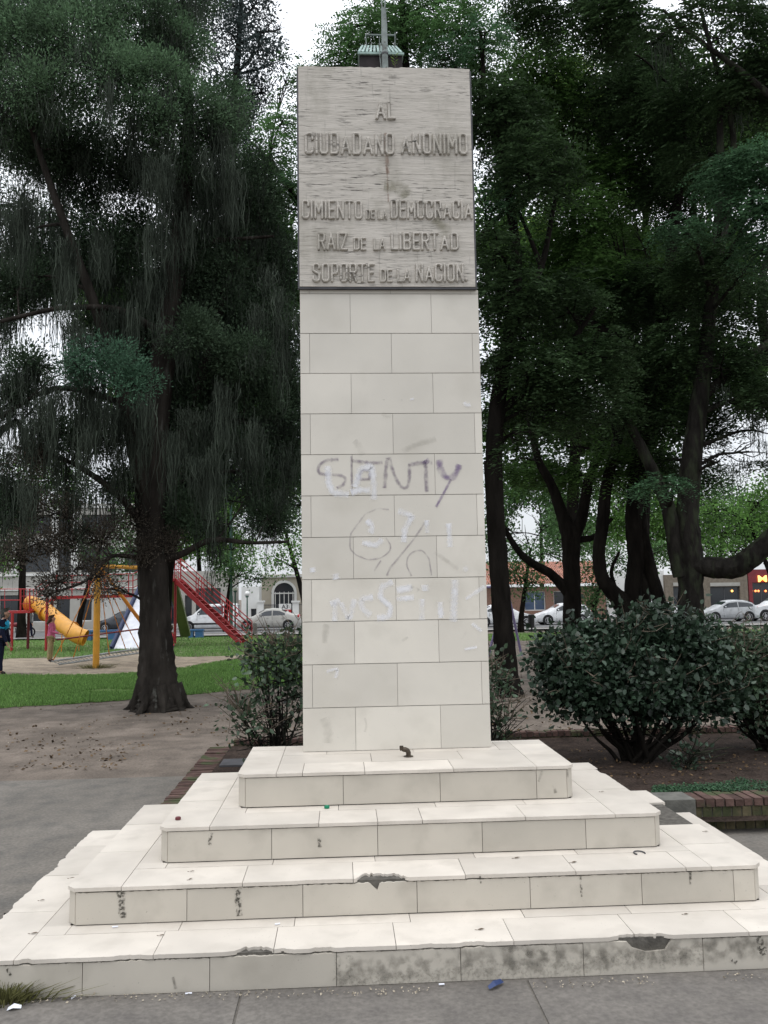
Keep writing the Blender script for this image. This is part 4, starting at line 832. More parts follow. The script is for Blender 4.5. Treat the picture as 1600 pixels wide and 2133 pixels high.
# --- darker trees further back that close the view
for lab, bx, YY, seed, bs in (('dark tree far behind the leaning trunk, closing the gap beside the monument', 1195, 24.0, 121, [(1060, 480, 90, 110), (1080, 700, 90, 110), (1150, 330, 110, 90), (1180, 640, 100, 100), (1050, 880, 60, 80), (1160, 830, 90, 80), (1080, 250, 80, 90), (1250, 500, 90, 100), (1100, 980, 50, 40)]),
                              ('dark tree far behind the crooked trunk, filling the middle of the wood', 1345, 26.0, 123, [(1300, 480, 110, 120), (1330, 720, 110, 110), (1400, 600, 100, 110), (1260, 760, 90, 90), (1380, 850, 100, 70), (1320, 260, 120, 110), (1250, 900, 80, 60), (1440, 300, 110, 110), (1350, 960, 70, 40)]),
                              ('dark tree far behind the mossy trunk, under the right edge of the sky', 1445, 23.0, 125, [(1480, 540, 90, 110), (1540, 300, 100, 110), (1560, 560, 80, 90), (1470, 780, 90, 90), (1560, 800, 70, 70), (1600, 200, 100, 110), (1500, 900, 80, 50), (1400, 130, 120, 90)]),
                              ('dark tree far behind the hanging moss left of the pillar', 720, 27.0, 127, [(560, 620, 70, 120), (540, 820, 80, 110), (480, 900, 100, 110), (580, 960, 60, 90), (430, 700, 110, 120), (330, 820, 110, 120), (400, 1000, 90, 60), (520, 480, 90, 100), (240, 600, 90, 120), (370, 520, 100, 110)])):
    t = tree('dark_tree', lab, zfix(P(bx, 1320, YY)))
    r = np.random.default_rng(seed); B = [(x, y, YY + r.normal(0, 1), a, b) for x, y, a, b in bs]
    mb, Q, Rr = trunk_mesh([[(bx, 1345, YY, 20), (bx, 1300, YY, 15), (bx - 8, 1150, YY, 13), (bx + 6, 900, YY, 12), (bx, 600, YY, 9), (bx, 350, YY, 5)]], n=9, seed=seed)
    limbs(mb, Q, Rr, B, r, 8, .07, .02); mb.build('trunk', M['bark_dark'], t, smooth=True)
    foliage('crown', B, 'broad', M['feather_mid'], t, 80, .17, seed + 1, .44, .6)
# --- street trees and the wood beyond
def street_tree(name, label, px, py, Y, r, blobs, m, seed, leaf=.16, dens=16, thr=.36):
    t = tree(name, label, zfix(P(px, py, Y)))
    bx, by = np.mean([b[0] for b in blobs]), np.mean([b[1] for b in blobs])
    mb, Q, Rr = trunk_mesh([[(px, py + 8, Y, r * 1.3), (px, py - 20, Y, r), (px * .7 + bx * .3, py * .6 + by * .4, Y, r * .8), (bx, by, Y, r * .4)]], n=8, seed=seed)
    B = [(a, b, Y + (c if len(q) > 4 else 0), *q[2:4]) for q in blobs for a, b, c in [(q[0], q[1], q[4] if len(q) > 4 else 0)]]
    limbs(mb, Q, Rr, B, np.random.default_rng(seed), 5, .08, .025); mb.build('trunk', M['bark_dark'], t, smooth=True)
    foliage('crown', B, 'broad', m, t, dens, leaf, seed + 1, thr, .8)
street_tree('street_tree', 'light green street tree at the left edge by the stone building', 45, 1320, 42, 9, [(0, 1140, 30, 55), (20, 1080, 50, 45), (60, 1010, 70, 45), (-10, 1010, 50, 50), (10, 1175, 28, 25), (130, 990, 60, 35), (140, 1050, 40, 30)], M['street_leaf'], 101, .15, 22)
street_tree('street_tree', 'green street tree behind the yellow swing post', 165, 1310, 46, 6, [(230, 1080, 60, 50), (180, 1130, 40, 35), (260, 1150, 45, 45), (180, 1010, 60, 35), (240, 1180, 30, 25)], M['street_leaf2'], 103, .16, 18)
street_tree('street_tree', 'small round green street tree beside the green light pole', 470, 1308, 40, 5, [(460, 1180, 42, 34), (500, 1195, 40, 25), (440, 1150, 30, 20), (540, 1205, 30, 15), (480, 1140, 40, 22)], M['street_leaf2'], 105, .12, 34)
street_tree('street_tree', 'bright green tree above the arched cream house', 640, 1300, 62, 6, [(560, 1010, 60, 45), (600, 1080, 50, 60), (540, 1080, 40, 30), (620, 1150, 50, 40), (575, 1170, 40, 26), (620, 980, 40, 50)], M['street_leaf'], 107, .2, 10)
street_tree('street_tree', 'leafy street tree over the tiled brick house', 1085, 1310, 40, 6, [(1100, 1130, 50, 45), (1060, 1190, 40, 55), (1140, 1090, 50, 35), (1110, 1210, 40, 40), (1160, 1150, 40, 25), (1060, 1100, 40, 30)], M['street_leaf2'], 109, .14, 26)
street_tree('street_tree', 'street tree seen between the forked and the crooked trunk', 1232, 1310, 42, 5, [(1225, 1180, 35, 45), (1240, 1230, 34, 30), (1290, 1160, 45, 40), (1215, 1110, 40, 30), (1230, 1255, 30, 24), (1360, 1160, 50, 40)], M['street_leaf2'], 111, .14, 26)
street_tree('street_tree', 'bright green street tree above the restaurant on the right', 1640, 1310, 46, 8, [(1540, 1080, 70, 45), (1590, 1040, 60, 50), (1480, 1120, 45, 35), (1620, 1100, 60, 40), (1540, 1140, 60, 28), (1640, 1000, 70, 40), (1480, 1060, 40, 25)], M['street_leaf'], 113, .16, 20)

for lab, bx, YY, seed, bs in (('broad green tree behind the tiled brick house', 1130, 74, 151, [(1130, 1100, 70, 60), (1060, 1110, 60, 70), (1200, 1120, 60, 60), (1120, 1030, 70, 50), (1060, 1030, 50, 50), (1190, 1040, 60, 50)]),
        ('broad green tree rising behind the white wall', 1300, 74, 153, [(1270, 1120, 60, 60), (1340, 1100, 60, 70), (1300, 1040, 70, 60), (1390, 1130, 50, 50), (1380, 1060, 60, 60)]),
        ('broad green tree behind the brown shop', 1470, 74, 155, [(1440, 1130, 50, 60), (1500, 1110, 60, 70), (1470, 1040, 70, 60), (1560, 1090, 50, 70), (1610, 1100, 60, 80)]),
        ('tall green tree behind the stone building end and the van', 420, 74, 157, [(380, 1120, 60, 70), (450, 1100, 60, 70), (420, 1040, 70, 60), (340, 1080, 50, 60), (500, 1060, 50, 60), (480, 1140, 50, 50), (300, 1040, 60, 50)])):
    street_tree('street_tree', lab, bx, 1300, YY, 6, bs, M['street_leaf2' if seed % 4 == 3 else 'street_leaf'], seed, .26, 16, .34)
# ------------------------------------------------------------------ shrubs
def shrub(name, label, px, py, Y, blobs, m, seed, leaf, dens, thr=.3, stems=7, r0=.022, twig_n=0, leaf_up=0):
    base = zfix(P(px, py, Y)); base = (base[0], base[1], BEDZ if 0.4 < Y < 4.3 else tz(Y)); t = thing(name, label, 'shrub', base, 0, None, world=True)
    r = np.random.default_rng(seed); mb = MB(); B = [(x, y, Y + dy, a, b) for x, y, a, b, dy in blobs]
    b0 = np.array(base)
    for i, b in enumerate(B):
        c = P(b[0], b[1], b[2])
        for k in range(max(1, stems // len(B) + 1)):
            s = b0 + np.array([r.normal(0, .06), r.normal(0, .06), -.03]); e = c + r.normal(0, .25, 3) * np.array([b[3], b[3], b[4]]) * mpp(Y)
            md = s * .45 + e * .55 + np.array([0, 0, -.12 * np.linalg.norm(e - s)]) + r.normal(0, .04, 3); rr = r0 * (.6 + .6 * r.random())
            A, Bq = smooth_path([s, s * .6 + md * .4 + np.array([0, 0, .05]), md, e], [rr, rr * .85, rr * .6, rr * .25], 4); mb.tube(A, Bq, 7, wob=.1, seed=k)
            for _ in range(4):
                q = A[int(len(A) * (.4 + .55 * r.random()))]; d = r.normal(0, 1, 3); d[2] = abs(d[2]) * .6; e2 = q + d / np.linalg.norm(d) * .25 * (1 + r.random()); mb.tube([q, (q + e2) / 2 + r.normal(0, .02, 3), e2], [.006, .0045, .002], 4, cap=False)
    mb.build('stem', M['bark_pale'] if r0 < .02 else M['bark_dark'], t, smooth=True)
    B = [(b[0], b[1], b[2], b[3] * 1.0, b[4] * .80, .7) for b in B]; foliage('foliage', B, 'broad', m, t, dens, leaf, seed + 1, thr, 2.2, .5, 7)
    if twig_n:
        tw = MB()
        for _ in range(twig_n):
            b = B[r.integers(len(B))]; c = P(b[0], b[1], b[2]); d = r.normal(0, 1, 3); d[2] = abs(d[2]) + .2; d[1] -= .4; d /= np.linalg.norm(d)
            p = c + d * np.array([b[3], b[3], b[4]]) * mpp(Y) * .7; e = p + d * (.15 + .2 * r.random()) + r.normal(0, .04, 3); tw.tube([p, (p + e) / 2 + r.normal(0, .015, 3), e], [.005, .004, .0015], 4, cap=False)
            for _ in range(2): q = p + (e - p) * r.random(); f = q + r.normal(0, .06, 3) + np.array([0, 0, .05]); tw.tube([q, f], [.003, .001], 4, cap=False)
        tw.build('bare_twigs', M['twig'], t)
    return t
BEDZ = .10
shrub('camellia_shrub', 'big dark glossy leaved shrub with several stems in the bed right of the steps', 1325, 1608, 2.7,
      [(1205, 1400, 78, 58, 0), (1170, 1365, 45, 40, .1), (1195, 1445, 62, 36, 0), (1285, 1372, 85, 56, 0), (1280, 1432, 88, 44, -.1), (1385, 1352, 74, 62, .1), (1375, 1425, 74, 46, -.1), (1375, 1293, 44, 20, .2), (1455, 1425, 62, 50, .1), (1235, 1335, 60, 26, .2), (1330, 1460, 72, 24, 0), (1430, 1462, 70, 24, 0), (1450, 1345, 50, 46, .2), (1310, 1315, 60, 26, .1), (1500, 1440, 45, 40, .15)],
      M['bush'], 131, .066, 1250, .26, 16, .03, 110)
shrub('camellia_shrub', 'shrub with olive brown top leaves and bare twigs at the right edge', 1600, 1560, 3.1,
      [(1505, 1385, 60, 50, .1), (1540, 1375, 72, 52, 0), (1590, 1360, 60, 56, .1), (1560, 1430, 80, 44, 0), (1510, 1440, 50, 36, 0), (1600, 1480, 50, 36, 0), (1585, 1510, 30, 16, .1), (1640, 1400, 60, 80, 0), (1500, 1330, 40, 26, .2), (1480, 1400, 40, 50, .1)], M['bush_green'], 133, .058, 760, .30, 12, .022, 130)
shrub('leggy_shrub', 'leggy shrub with glossy leaves and many bare stems just left of the pillar', 585, 1560, 2.6,
      [(560, 1385, 55, 50, 0), (600, 1370, 50, 45, 0), (620, 1430, 40, 50, .1), (540, 1360, 35, 28, .1), (585, 1350, 40, 25, 0), (540, 1440, 30, 26, 0), (515, 1500, 36, 34, -.2), (530, 1540, 34, 24, -.1), (600, 1490, 30, 30, .2), (500, 1470, 22, 18, -.1)],
      M['bush_green'], 135, .055, 330, .40, 26, .014, 110)
shrub('leggy_shrub', 'small leggy shrub peeping out just right of the pillar foot', 1010, 1540, 2.2,
      [(1035, 1420, 28, 55, 0), (1045, 1470, 26, 30, 0), (1030, 1500, 30, 30, 0), (1055, 1500, 20, 14, -.1), (1010, 1400, 30, 50, 0)], M['bush_green'], 137, .05, 300, .36, 12, .012, 40)
shrub('sapling', 'small leafy seedling on the dark soil right of the shrub stems', 1438, 1600, 2.3, [(1438, 1572, 32, 20, 0), (1425, 1590, 18, 12, 0)], M['bush'], 139, .05, 420, .25, 3, .01)

# ------------------------------------------------------------------ planting bed, brick edgings
strip('planting_bed', [.40, 1.2, 2.2, 3.0, 4.3], -1.54, 14, 40, M['soil'], BEDZ)
def brick_row(name, label, x0, x1, y0, y1, z0, z1, along, seed, m=None, bw=.075, header=True, cat='brick edging'):
    t = thing(name, label, cat, ((x0 + x1) / 2, (y0 + y1) / 2, z0), 0, None, world=True); r = np.random.default_rng(seed); mb = MB()
    a, b = (x0, x1) if along == 'x' else (y0, y1); p = a
    while p < b:
        q = min(p + bw, b); j = r.normal(0, .004, 3); sk = r.normal(0, .006)
        if along == 'x': mb.box((p + .006, y0 + j[0], z1 - .055), (q - .006, y1 + j[1], z1 + j[2]))
        else: mb.box((x0 + j[0], p + .006, z1 - .055), (x1 + j[1], q - .006, z1 + j[2]))
        p = q + r.random() * .004
    mb.build('coping', M['brick'], t)
    if z1 - z0 > .12:
        w = MB(); rows = 2; hh = (z1 - .058 - z0) / rows
        for k in range(rows):
            p = a + (-.1 if k % 2 else 0)
            while p < b:
                q = min(p + .078, b); s = max(p, a)
                if q - s > .03: w.box((s + .005, y0 + .012 + r.normal(0, .002), z0 + k * hh + .004), (q - .005, y1 - .015, z0 + (k + 1) * hh - .004)) if along == 'x' else w.box((x0 + .012, s + .005, z0 + k * hh + .004), (x1 - .012, q - .005, z0 + (k + 1) * hh - .004))
                p = q
        w.build('brick_courses', M['mossbrick'], t)
    cb = MB(); (cb.box((a + .01, y0 + .02, z0 - .1), (b - .01, y1 - .02, z1 - .012)) if along == 'x' else cb.box((x0 + .02, a + .01, z0 - .1), (x1 - .02, b - .01, z1 - .012))); cb.build('mortar', M['mortar'], t)
    return t
wy = float(G(1560, 1728)[1]); wx = X(1450, 1690, wy)
brick_row('planter_wall', 'low mossy brick planter wall with soldier brick top at the right of the steps', wx, 12.0, wy, wy + .24, 0, .235, 'x', 51)
cc = MB().box((wx - .30, wy - .01, -.05), (wx - .004, wy + .25, .24)); o_ = cc.build('concrete_block', M['mortar'], None); o_.data.materials.clear(); M['concrete'] = mat('concrete', (.12, .118, .105), .9, .2, var=.3, scale=9, bump=.5, bscale=40); o_.data.materials.append(M['concrete'])
tag(o_, 'grey concrete block ending the brick planter wall beside the steps', 'concrete block')
brick_row('brick_edging', 'worn brick edging running along the bed left of the steps', -1.80, -1.53, .40, 4.35, 0, .075, 'y', 53)
brick_row('brick_edging', 'dark brick kerb along the back of the planting bed', -1.52, 12.0, 4.3, 4.46, 0, .16, 'x', 55)
sg = MB().box((-1.5, 3.0, .02), (-1.1, 3.35, .118)).build('metal_cover', M['metal_dark']); tag(sg, 'dark metal cover in the bed behind the left end of the steps', 'cover')

# small growth in the bed and at the foot of the steps
def tuft(name, label, c, spread, n, h, m, seed, kind='stuff', cat=None):
    r = np.random.default_rng(seed); B = np.array(c) + np.stack([r.normal(0, spread[0], n), r.normal(0, spread[1], n), np.zeros(n)], 1)
    a = r.random(n) * 6.283; hh = h * (.4 + .8 * r.random(n)); w = .0028 + .002 * r.random(n); dx = np.stack([np.cos(a) * w, np.sin(a) * w, 0 * a], 1)
    out = (B - np.array(c)) * np.array([1, 1, 0]) * .9 + r.normal(0, .3, (n, 3)) * hh[:, None] * np.array([1, 1, 0]); m1 = B + out * .3 + np.stack([0 * a, 0 * a, hh * .6], 1); m2 = B + out + np.stack([0 * a, 0 * a, hh], 1)
    V = np.concatenate([B - dx, B + dx, m1 + dx * .8, m1 - dx * .8, m2 + dx * .2, m2 - dx * .2]); q = np.arange(n)
    o = from_np(name, V, np.concatenate([np.stack([q, q + n, q + 2 * n, q + 3 * n], 1), np.stack([q + 3 * n, q + 2 * n, q + 4 * n, q + 5 * n], 1)]), m); tag(o, label, cat, None, kind); return o
M['dry_grass'] = mat('dry_grass', (.13, .13, .05), .8, .2, island=.5, trans=.3)
g0 = G(30, 2066); tuft('grass_tuft', 'tuft of dry grass at the foot of the lowest step, left', (g0[0], min(g0[1], -1.86), 0), (.075, .02), 420, .085, M['dry_grass'], 61, None, 'grass')
for i, (x, y) in enumerate(((1500, 1640), (1560, 1632), (1440, 1645))): pass
def cover_leaves(name, label, bot, top, x0, x1, n, leaf, m, z, seed, up=.02):
    r = np.random.default_rng(seed); px = x0 + (x1 - x0) * r.random(n); t = r.random(n); C = np.zeros((n, 3))
    for i in range(n):
        a = interp(bot, px[i]); b = interp(top, px[i]); d = ray(px[i], a + (b - a) * t[i]); zz = z if z is not None else tz(5); k = (zz - CAM[2]) / d[2]; C[i] = CAM + d * k
        if z is None: C[i] = G(px[i], a + (b - a) * t[i])
    keep = vnoise(C * np.array([2.2, 2.2, 0]) + 3) > .42 if z is not None else vnoise(C * np.array([.9, .9, 0]) + 3) > .3; C = C[keep]; n = len(C); C[:, 2] += .004 + up * r.random(n)
    D = r.normal(0, 1, (n, 3)) * np.array([1, 1, .35]); V, Fc = leaves_np(C, D, leaf, .6, r, .5); o = from_np(name, V, Fc, m); tag(o, label, None, None, 'stuff'); return o
M['weed'] = mat('weed', (.04, .095, .045), .6, .3, island=.5, trans=.3)
M['fallen'] = mat('fallen', (.10, .065, .035), .8, .2, island=.7)
M['fallen_pale'] = mat('fallen_pale', (.30, .26, .2), .8, .2, island=.5)
cover_leaves('ground_cover', 'small green weeds growing along the inside of the brick planter wall', [(1370, 1656), (1600, 1650), (1700, 1648)], [(1370, 1642), (1500, 1636), (1600, 1612), (1700, 1600)], 1360, 1700, 5200, .022, M['weed'], BEDZ, 63, .03)
cover_leaves('fallen_leaves', 'brown fallen leaves on the soil of the bed', [(1220, 1640), (1600, 1640)], [(1220, 1560), (1600, 1560)], 1180, 1640, 420, .035, M['fallen'], BEDZ, 65)
cover_leaves('fallen_leaves', 'fallen leaves and twigs scattered on the bare earth', [(-100, 1610), (500, 1600), (1700, 1540)], [(-100, 1480), (500, 1450), (1000, 1420), (1700, 1350)], -100, 1700, 2600, .05, M['fallen'], None, 67, .01)
cover_leaves('fallen_leaves', 'pale leaf bits and crumbs along the foot of the lowest step', [(0, 2092), (800, 2074), (1600, 2042)], [(0, 2078), (800, 2060), (1600, 2026)], 60, 1600, 420, .012, M['fallen_pale'], 0.016, 69, .002)
r69 = np.random.default_rng(70)
cover_leaves('pebbles', 'pale crumbs of gravel on the bare earth', [(-100, 1610), (1700, 1560)], [(-100, 1500), (1700, 1450)], -100, 1700, 1500, .016, M['fallen_pale'], None, 71, .004)

# ------------------------------------------------------------------ things lying on the steps
def on(px, py, z):
    d = ray(px, py); return CAM + d * ((z - CAM[2]) / d[2])
M['brass'] = mat('brass', (.07, .055, .04), .5, .5, .6, var=.4, scale=60)
p = on(851, 1576, .768); t = thing('pipe_stub', 'short corroded bent pipe sticking up from the top step', 'pipe', tuple(p), 0, None, world=True)
p = np.array(p)
MB().tube([p, p + [0, 0, .005]], [.034, .032], 14).tube([p + [.0, 0, .0], p + [0, 0, .028], p + [-.006, 0, .04], p + [-.02, 0, .047], p + [-.034, 0, .047]], .0165, 12).build('elbow', M['brass'], t, True)
MB().tube([p + [-.030, 0, .047], p + [-.043, 0, .047]], .0125, 10).tube([p + [-.043, 0, .043], p + [-.046, 0, .056], p + [-.046, 0, .072]], [.013, .014, .013], 12).build('spout', M['brass'], t, True)
def cap_obj(px, py, z, col, lab):
    M['c' + lab[:4]] = mat('cap', col, .45, .4); p = on(px, py, z + .019); mb = MB().tube([p, p + [0, 0, .013], p + [0, 0, .015]], [.0155, .015, .0125], 20)
    for k in range(20):
        a = k * .314; mb.bar(p + [math.cos(a) * .0152, math.sin(a) * .0152, .001], p + [math.cos(a) * .0152, math.sin(a) * .0152, .012], .0018)
    o = mb.build('bottle_cap', M['c' + lab[:4]]); tag(o, lab, 'bottle cap')
cap_obj(371, 1707, .548, (.13, .03, .035), 'dark red bottle cap lying on the left of the second step from the top')
cap_obj(681, 1683, .548, (.0, .20, .10), 'green bottle cap lying against the riser of the top step')
def butt(px, py, z, ang, lab, l=.028):
    p = on(px, py, z); d = np.array([math.cos(ang), math.sin(ang), 0]) * l / 2; o = MB().tube([p - d + [0, 0, .004], p + d + [0, 0, .004]], .004, 8).build('cigarette_butt', M['fallen_pale'] if l < .02 else M['white']); tag(o, lab, 'cigarette butt')
butt(240, 1932, .185, .1, 'cigarette butt on the lowest tread near its left end')
butt(578, 1926, .185, .2, 'cigarette butt on the lowest tread under the second stain', .026)
butt(393, 2071, .014, .1, 'cigarette butt on the pavement left, close to the lowest riser', .03)
butt(920, 2052, .014, .0, 'cigarette butt on the pavement below the middle of the lowest step', .026)
butt(153, 2079, .014, 1.2, 'cigarette butt beside the dry grass tuft', .026)
def leafling(px, py, z, ang, lab, s=.035, m='fallen'):
    p = on(px, py, z + .003); c, q = math.cos(ang), math.sin(ang); pts = [(-1, 0, 0), (-.4, .3, .12), (.3, .34, .2), (1, 0, .1), (.3, -.3, .16), (-.4, -.28, .1)]
    V = [p + np.array([(a * c - b * q) * s / 2, (a * q + b * c) * s / 2, h * s * .5]) for a, b, h in pts] + [p + np.array([0, 0, .003])]
    mb = MB(); mb.add(V, [(6, i, (i + 1) % 6) for i in range(6)]); mb.tube([V[0], V[0] + np.array([-c, -q, 0.1]) * s * .3], .0012, 4); o = mb.build('dry_leaf', M[m]); tag(o, lab, 'leaf')
for a in ((150, 1829, .371, .2, 'dry leaf on the second tread from below, far left'), (400, 1815, .371, .1, 'dry leaf under the left end of the second step from the top'), (397, 1831, .371, .9, 'small curled dry leaf left of the second tread middle joint'), (72, 1944, .182, .1, 'dark dry leaf on the lowest tread near the left edge'), (88, 1875, .182, .3, 'dry leaf high on the left side of the lowest tread'), (337, 1948, .182, .1, 'dry leaf beside the joint of the lowest tread, left half'),
          (1196, 1796, .371, .3, 'dark curled leaf on the tread right of the middle'), (1077, 1787, .371, .2, 'small dark leaf at the riser foot, right of the middle'), (1002, 1936, .182, .1, 'dark leaf on the lowest tread below the middle'), (1255, 1649, .565, .1, 'dry leaf on the right side of the second tread from the top'), (1429, 1904, .182, .1, 'dry leaf on the lowest tread, right half'), (1471, 1732, .371, .0, 'dry leaf on the grey patch side of the right tread')):
    leafling(*a, .04 if 'dark' in a[4] else .03)
p = on(1033, 2055, .016); M['bluefoil'] = mat('wrapper', (.02, .04, .12), .35, .6); mb = MB()
mb.add([p + np.array(v) for v in ((-.035, -.03, .002), (.0, -.02, .014), (.045, .03, .004), (.03, .045, .015), (-.01, .012, .022), (-.04, -.012, .008))], [(0, 1, 4, 5), (1, 2, 3, 4)]); tag(mb.build('wrapper', M['bluefoil']), 'crumpled dark blue wrapper on the pavement at the foot of the steps', 'wrapper')
p = on(30, 2102, .016); mb = MB(); mb.add([p + np.array(v) for v in ((-.03, -.012, .0), (.0, -.016, .012), (.03, .0, .002), (.026, .016, .01), (-.005, .012, .02), (-.03, .008, .006))], [(0, 1, 4, 5), (1, 2, 3, 4)]); tag(mb.build('paper_scrap', M['white']), 'white paper scrap on the pavement below the grass tuft', 'paper')
p = on(1332, 1778, .371); ring = MB(); ring.tube([p + np.array([math.cos(a) * .03, math.sin(a) * .035, .004]) for a in np.linspace(-.4, 3.9, 14)], .004, 6); tag(ring.build('metal_ring', M['metal_dark']), 'open rusty ring lying on the tread, right of the middle', 'ring')

# ------------------------------------------------------------------ pole and box on top of the monument
zt_ = ztop - .01
p0 = P(802, 139, .03); p0[2] = zt_; p1 = P(798.5, -60, .03)
t = thing('metal_pole', 'weathered grey green metal pole rising from the top of the monument', 'pole', tuple(p0), 0, None, world=True)
pk = P(799, 18, .03)
MB().tube([p0, p0 + (p1 - p0) * .45, pk], [.026, .022, .017], 12).build('shaft', M['pole'], t, True)
MB().tube([pk - [.006, 0, .02], pk + [-.014, 0, .04], P(793, -20, .03), P(790, -70, .03)], [.008, .006, .006, .006], 6).tube([pk + [.004, 0, -.02], pk + [.012, 0, .03], P(802, -20, .03), P(800, -70, .03)], [.008, .006, .006, .006], 6).build('fork', M['pole'], t, True)
mb = MB(); c_ = p0 + (p1 - p0) * .16; mb.tube([c_ + [0, 0, -.006], c_ + [0, 0, .006]], .029, 12); mb.build('band', M['metal_dark'], t)
MB().tube([p0 + [-.03, -.01, 0], P(791, 112, .02), P(793, 90, .03)], .004, 5).build('cable', M['pole'], t)
bx0, bx1 = X(749, 125, .06), X(838, 125, .06); by0, by1 = .06, .215; bz1 = float(P(795, 112, .06)[2])
t = thing('lamp_box', 'dark red metal box with a pale green ribbed lid behind the pole on the monument', 'box', ((bx0 + bx1) / 2, .14, zt_), 0, None, world=True)
MB().box((bx0, by0, zt_ - .002), (bx1, by1, bz1)).build('body', M['boxred'], t)
zl2 = float(P(795, 97, by1)[2]); mb = MB(); n = 12
for k in range(n):
    u0 = bx0 - .012 + (bx1 - bx0 + .024) * k / n; u1 = bx0 - .012 + (bx1 - bx0 + .024) * (k + .62) / n
    f = lambda u: (u - (bx0 + bx1) / 2) * .80 + (bx0 + bx1) / 2
    mb.add([(u0, by0 - .012, bz1 + .002), (u1, by0 - .012, bz1 + .002), (f(u1), by1, zl2), (f(u0), by1, zl2), (u0, by0 - .012, bz1 + .012), (u1, by0 - .012, bz1 + .012), (f(u1), by1, zl2 + .01), (f(u0), by1, zl2 + .01)],
           [(0, 3, 2, 1), (4, 5, 6, 7), (0, 1, 5, 4), (1, 2, 6, 5), (2, 3, 7, 6), (3, 0, 4, 7)])
mb.build('ribbed_lid', M['verdigris'], t)
MB().box((bx0 - .014, by0 - .018, bz1 - .014), (bx1 + .014, by0 - .001, bz1 + .0015)).box((bx0 - .01, by0 + .001, bz1 + .0005), (bx1 + .01, by1, bz1 + .0015)).build('lid_rim', M['verdigris'], t)
zf = float(P(795, 73, .14)[2]); xa, xb = X(762, 80, .14), X(822, 80, .14)
mb = MB().tube([(xa + .012, .14, bz1), (xa + .008, .14, bz1 + .03), (xa, .14, zf - .01), (xa, .14, zf)], .0045, 6).tube([(xb, .14, bz1), (xb + .004, .14, zf + .02)], .0045, 6).tube([((xa + xb) / 2, .16, bz1), ((xa + xb) / 2 - .006, .15, zf)], .004, 6)
mb.bar((xa, .14, zf), (xb, .14, zf), .012, .008).build('top_bracket', M['pole'], t)
q = on(823, 139, zt_); mbp = MB()
t = thing('small_plant', 'tiny pale weed sprouting on top of the monument in front of the box', 'plant', (X(823, 139, .02), .02, zt_), 0, None, world=True)
b_ = np.array([X(823, 139, .02), .02, zt_]); r5 = np.random.default_rng(5); mbp.tube([b_, b_ + [.0, 0, .07]], [.002, .0015], 5); mbp.build('stem', M['twig'], t)
C = np.array([b_ + [0, 0, .02 + .012 * k] for k in range(9)]); D = np.array([[(-1) ** k, r5.normal(0, .3), .9] for k in range(9)]); V, Fc = leaves_np(C, D, .042, .22, r5, 1.0); from_np('foliage', V, Fc, M['feather_lime'], t)

# ------------------------------------------------------------------ playground
def post(mb, px, pyt, pyb, r, yoff=0.0):
    b = G(px, pyb); b[1] += yoff; t = P(px, pyt, b[1]); b[2] = tz(b[1]) - .1; mb.tube([b, (b[0], b[1], t[2])], r, 8); return np.array([b[0], b[1], t[2]])
RY = 31.0; TY2 = 33.4
pg = thing('climbing_structure', 'red steel climbing structure with walkways, tube slide, chute and long stairs in the playground', 'playground', (float(P(200, 1350, RY)[0]), RY, tz(RY)), 0, None, world=True)
for px, a, b, m in ((24, 1277, 1357, 'red'), (58, 1277, 1352, 'darkred'), (96, 1243, 1356, 'red'), (107, 1243, 1352, 'darkred'), (-30, 1277, 1355, 'red'), (354, 1205, 1340, 'red'), (364.5, 1205, 1342, 'red'), (298, 1243, 1346, 'darkred'), (340, 1205, 1338, 'red')):
    mb = MB(); post(mb, px, a, b, .062); mb.build('post', M[m], pg, True)
def rail(mb, p, q, r=.022): mb.tube([P(*p), P(*q)], r, 6)
mb = MB()
for y in (1227, 1250): rail(mb, (-60, y, RY), (62 if y == 1227 else 43, y, RY))
rail(mb, (62, 1227, RY), (92, 1227, RY)); rail(mb, (43, 1242, RY), (92, 1240, RY), .014); rail(mb, (43, 1258, RY), (80, 1256, RY), .014)
for x in (43, 62): rail(mb, (x, 1227, RY), (x, 1276, RY), .035)
for x in (50, 56, 70, 76, 10, -20): rail(mb, (x, 1228, RY), (x, 1276, RY), .014)
rail(mb, (66, 1232, RY), (98, 1208, RY), .02); rail(mb, (78, 1236, RY), (104, 1216, RY), .02)
mb.build('railing', M['red'], pg, True)
mb = MB(); a, b = P(-60, 1276, RY - .4), P(66, 1275, RY - .4); mb.box((a[0], RY - .6, a[2] - .06), (b[0], RY + 1.0, a[2] + .04)); mb.build('deck', M['red'], pg)
mb = MB(); mb.bar(P(62, 1275, RY), P(88, 1255, RY + .2), .1, .18).bar(P(82, 1259, RY), P(120, 1246, RY + .4), .08, .12); mb.build('ramp', M['red'], pg)
mb = MB()
for dy in (0, .9):
    mb.bar(P(112, 1245, RY + .4 + dy), P(274, 1241, RY + 1.4 + dy), .06, .14); mb.bar(P(272, 1242, RY + 1.4 + dy), P(352, 1207, TY2 - .4 + dy), .06, .14)
for k in range(26):
    t = k / 25; p = P(114 + t * 158, 1243.5 - t * 3, RY + .4 + t); mb.box((p[0] - .1, p[1], p[2] - .02), (p[0] + .1, p[1] + .9, p[2] + .01))
mb.build('walkway', M['red'], pg)
mb = MB()
for y0, y1 in ((1200, 1195), (1214, 1210), (1228, 1224)): rail(mb, (118, y0, RY + .4), (277, y1, RY + 1.4)); rail(mb, (277, y1, RY + 1.4), (354, y1 - 33, TY2 - .4))
for x in (118, 150, 185, 218, 268, 277, 300): rail(mb, (x, 1197 if x < 280 else 1186, RY + .4 + (x - 118) / 160), (x, 1243 if x < 280 else 1231, RY + .4 + (x - 118) / 160), .024)
mb.build('railing', M['red'], pg, True)
a0, b0 = P(70, 1262, RY + .3), P(178, 1329, RY - 2.2)
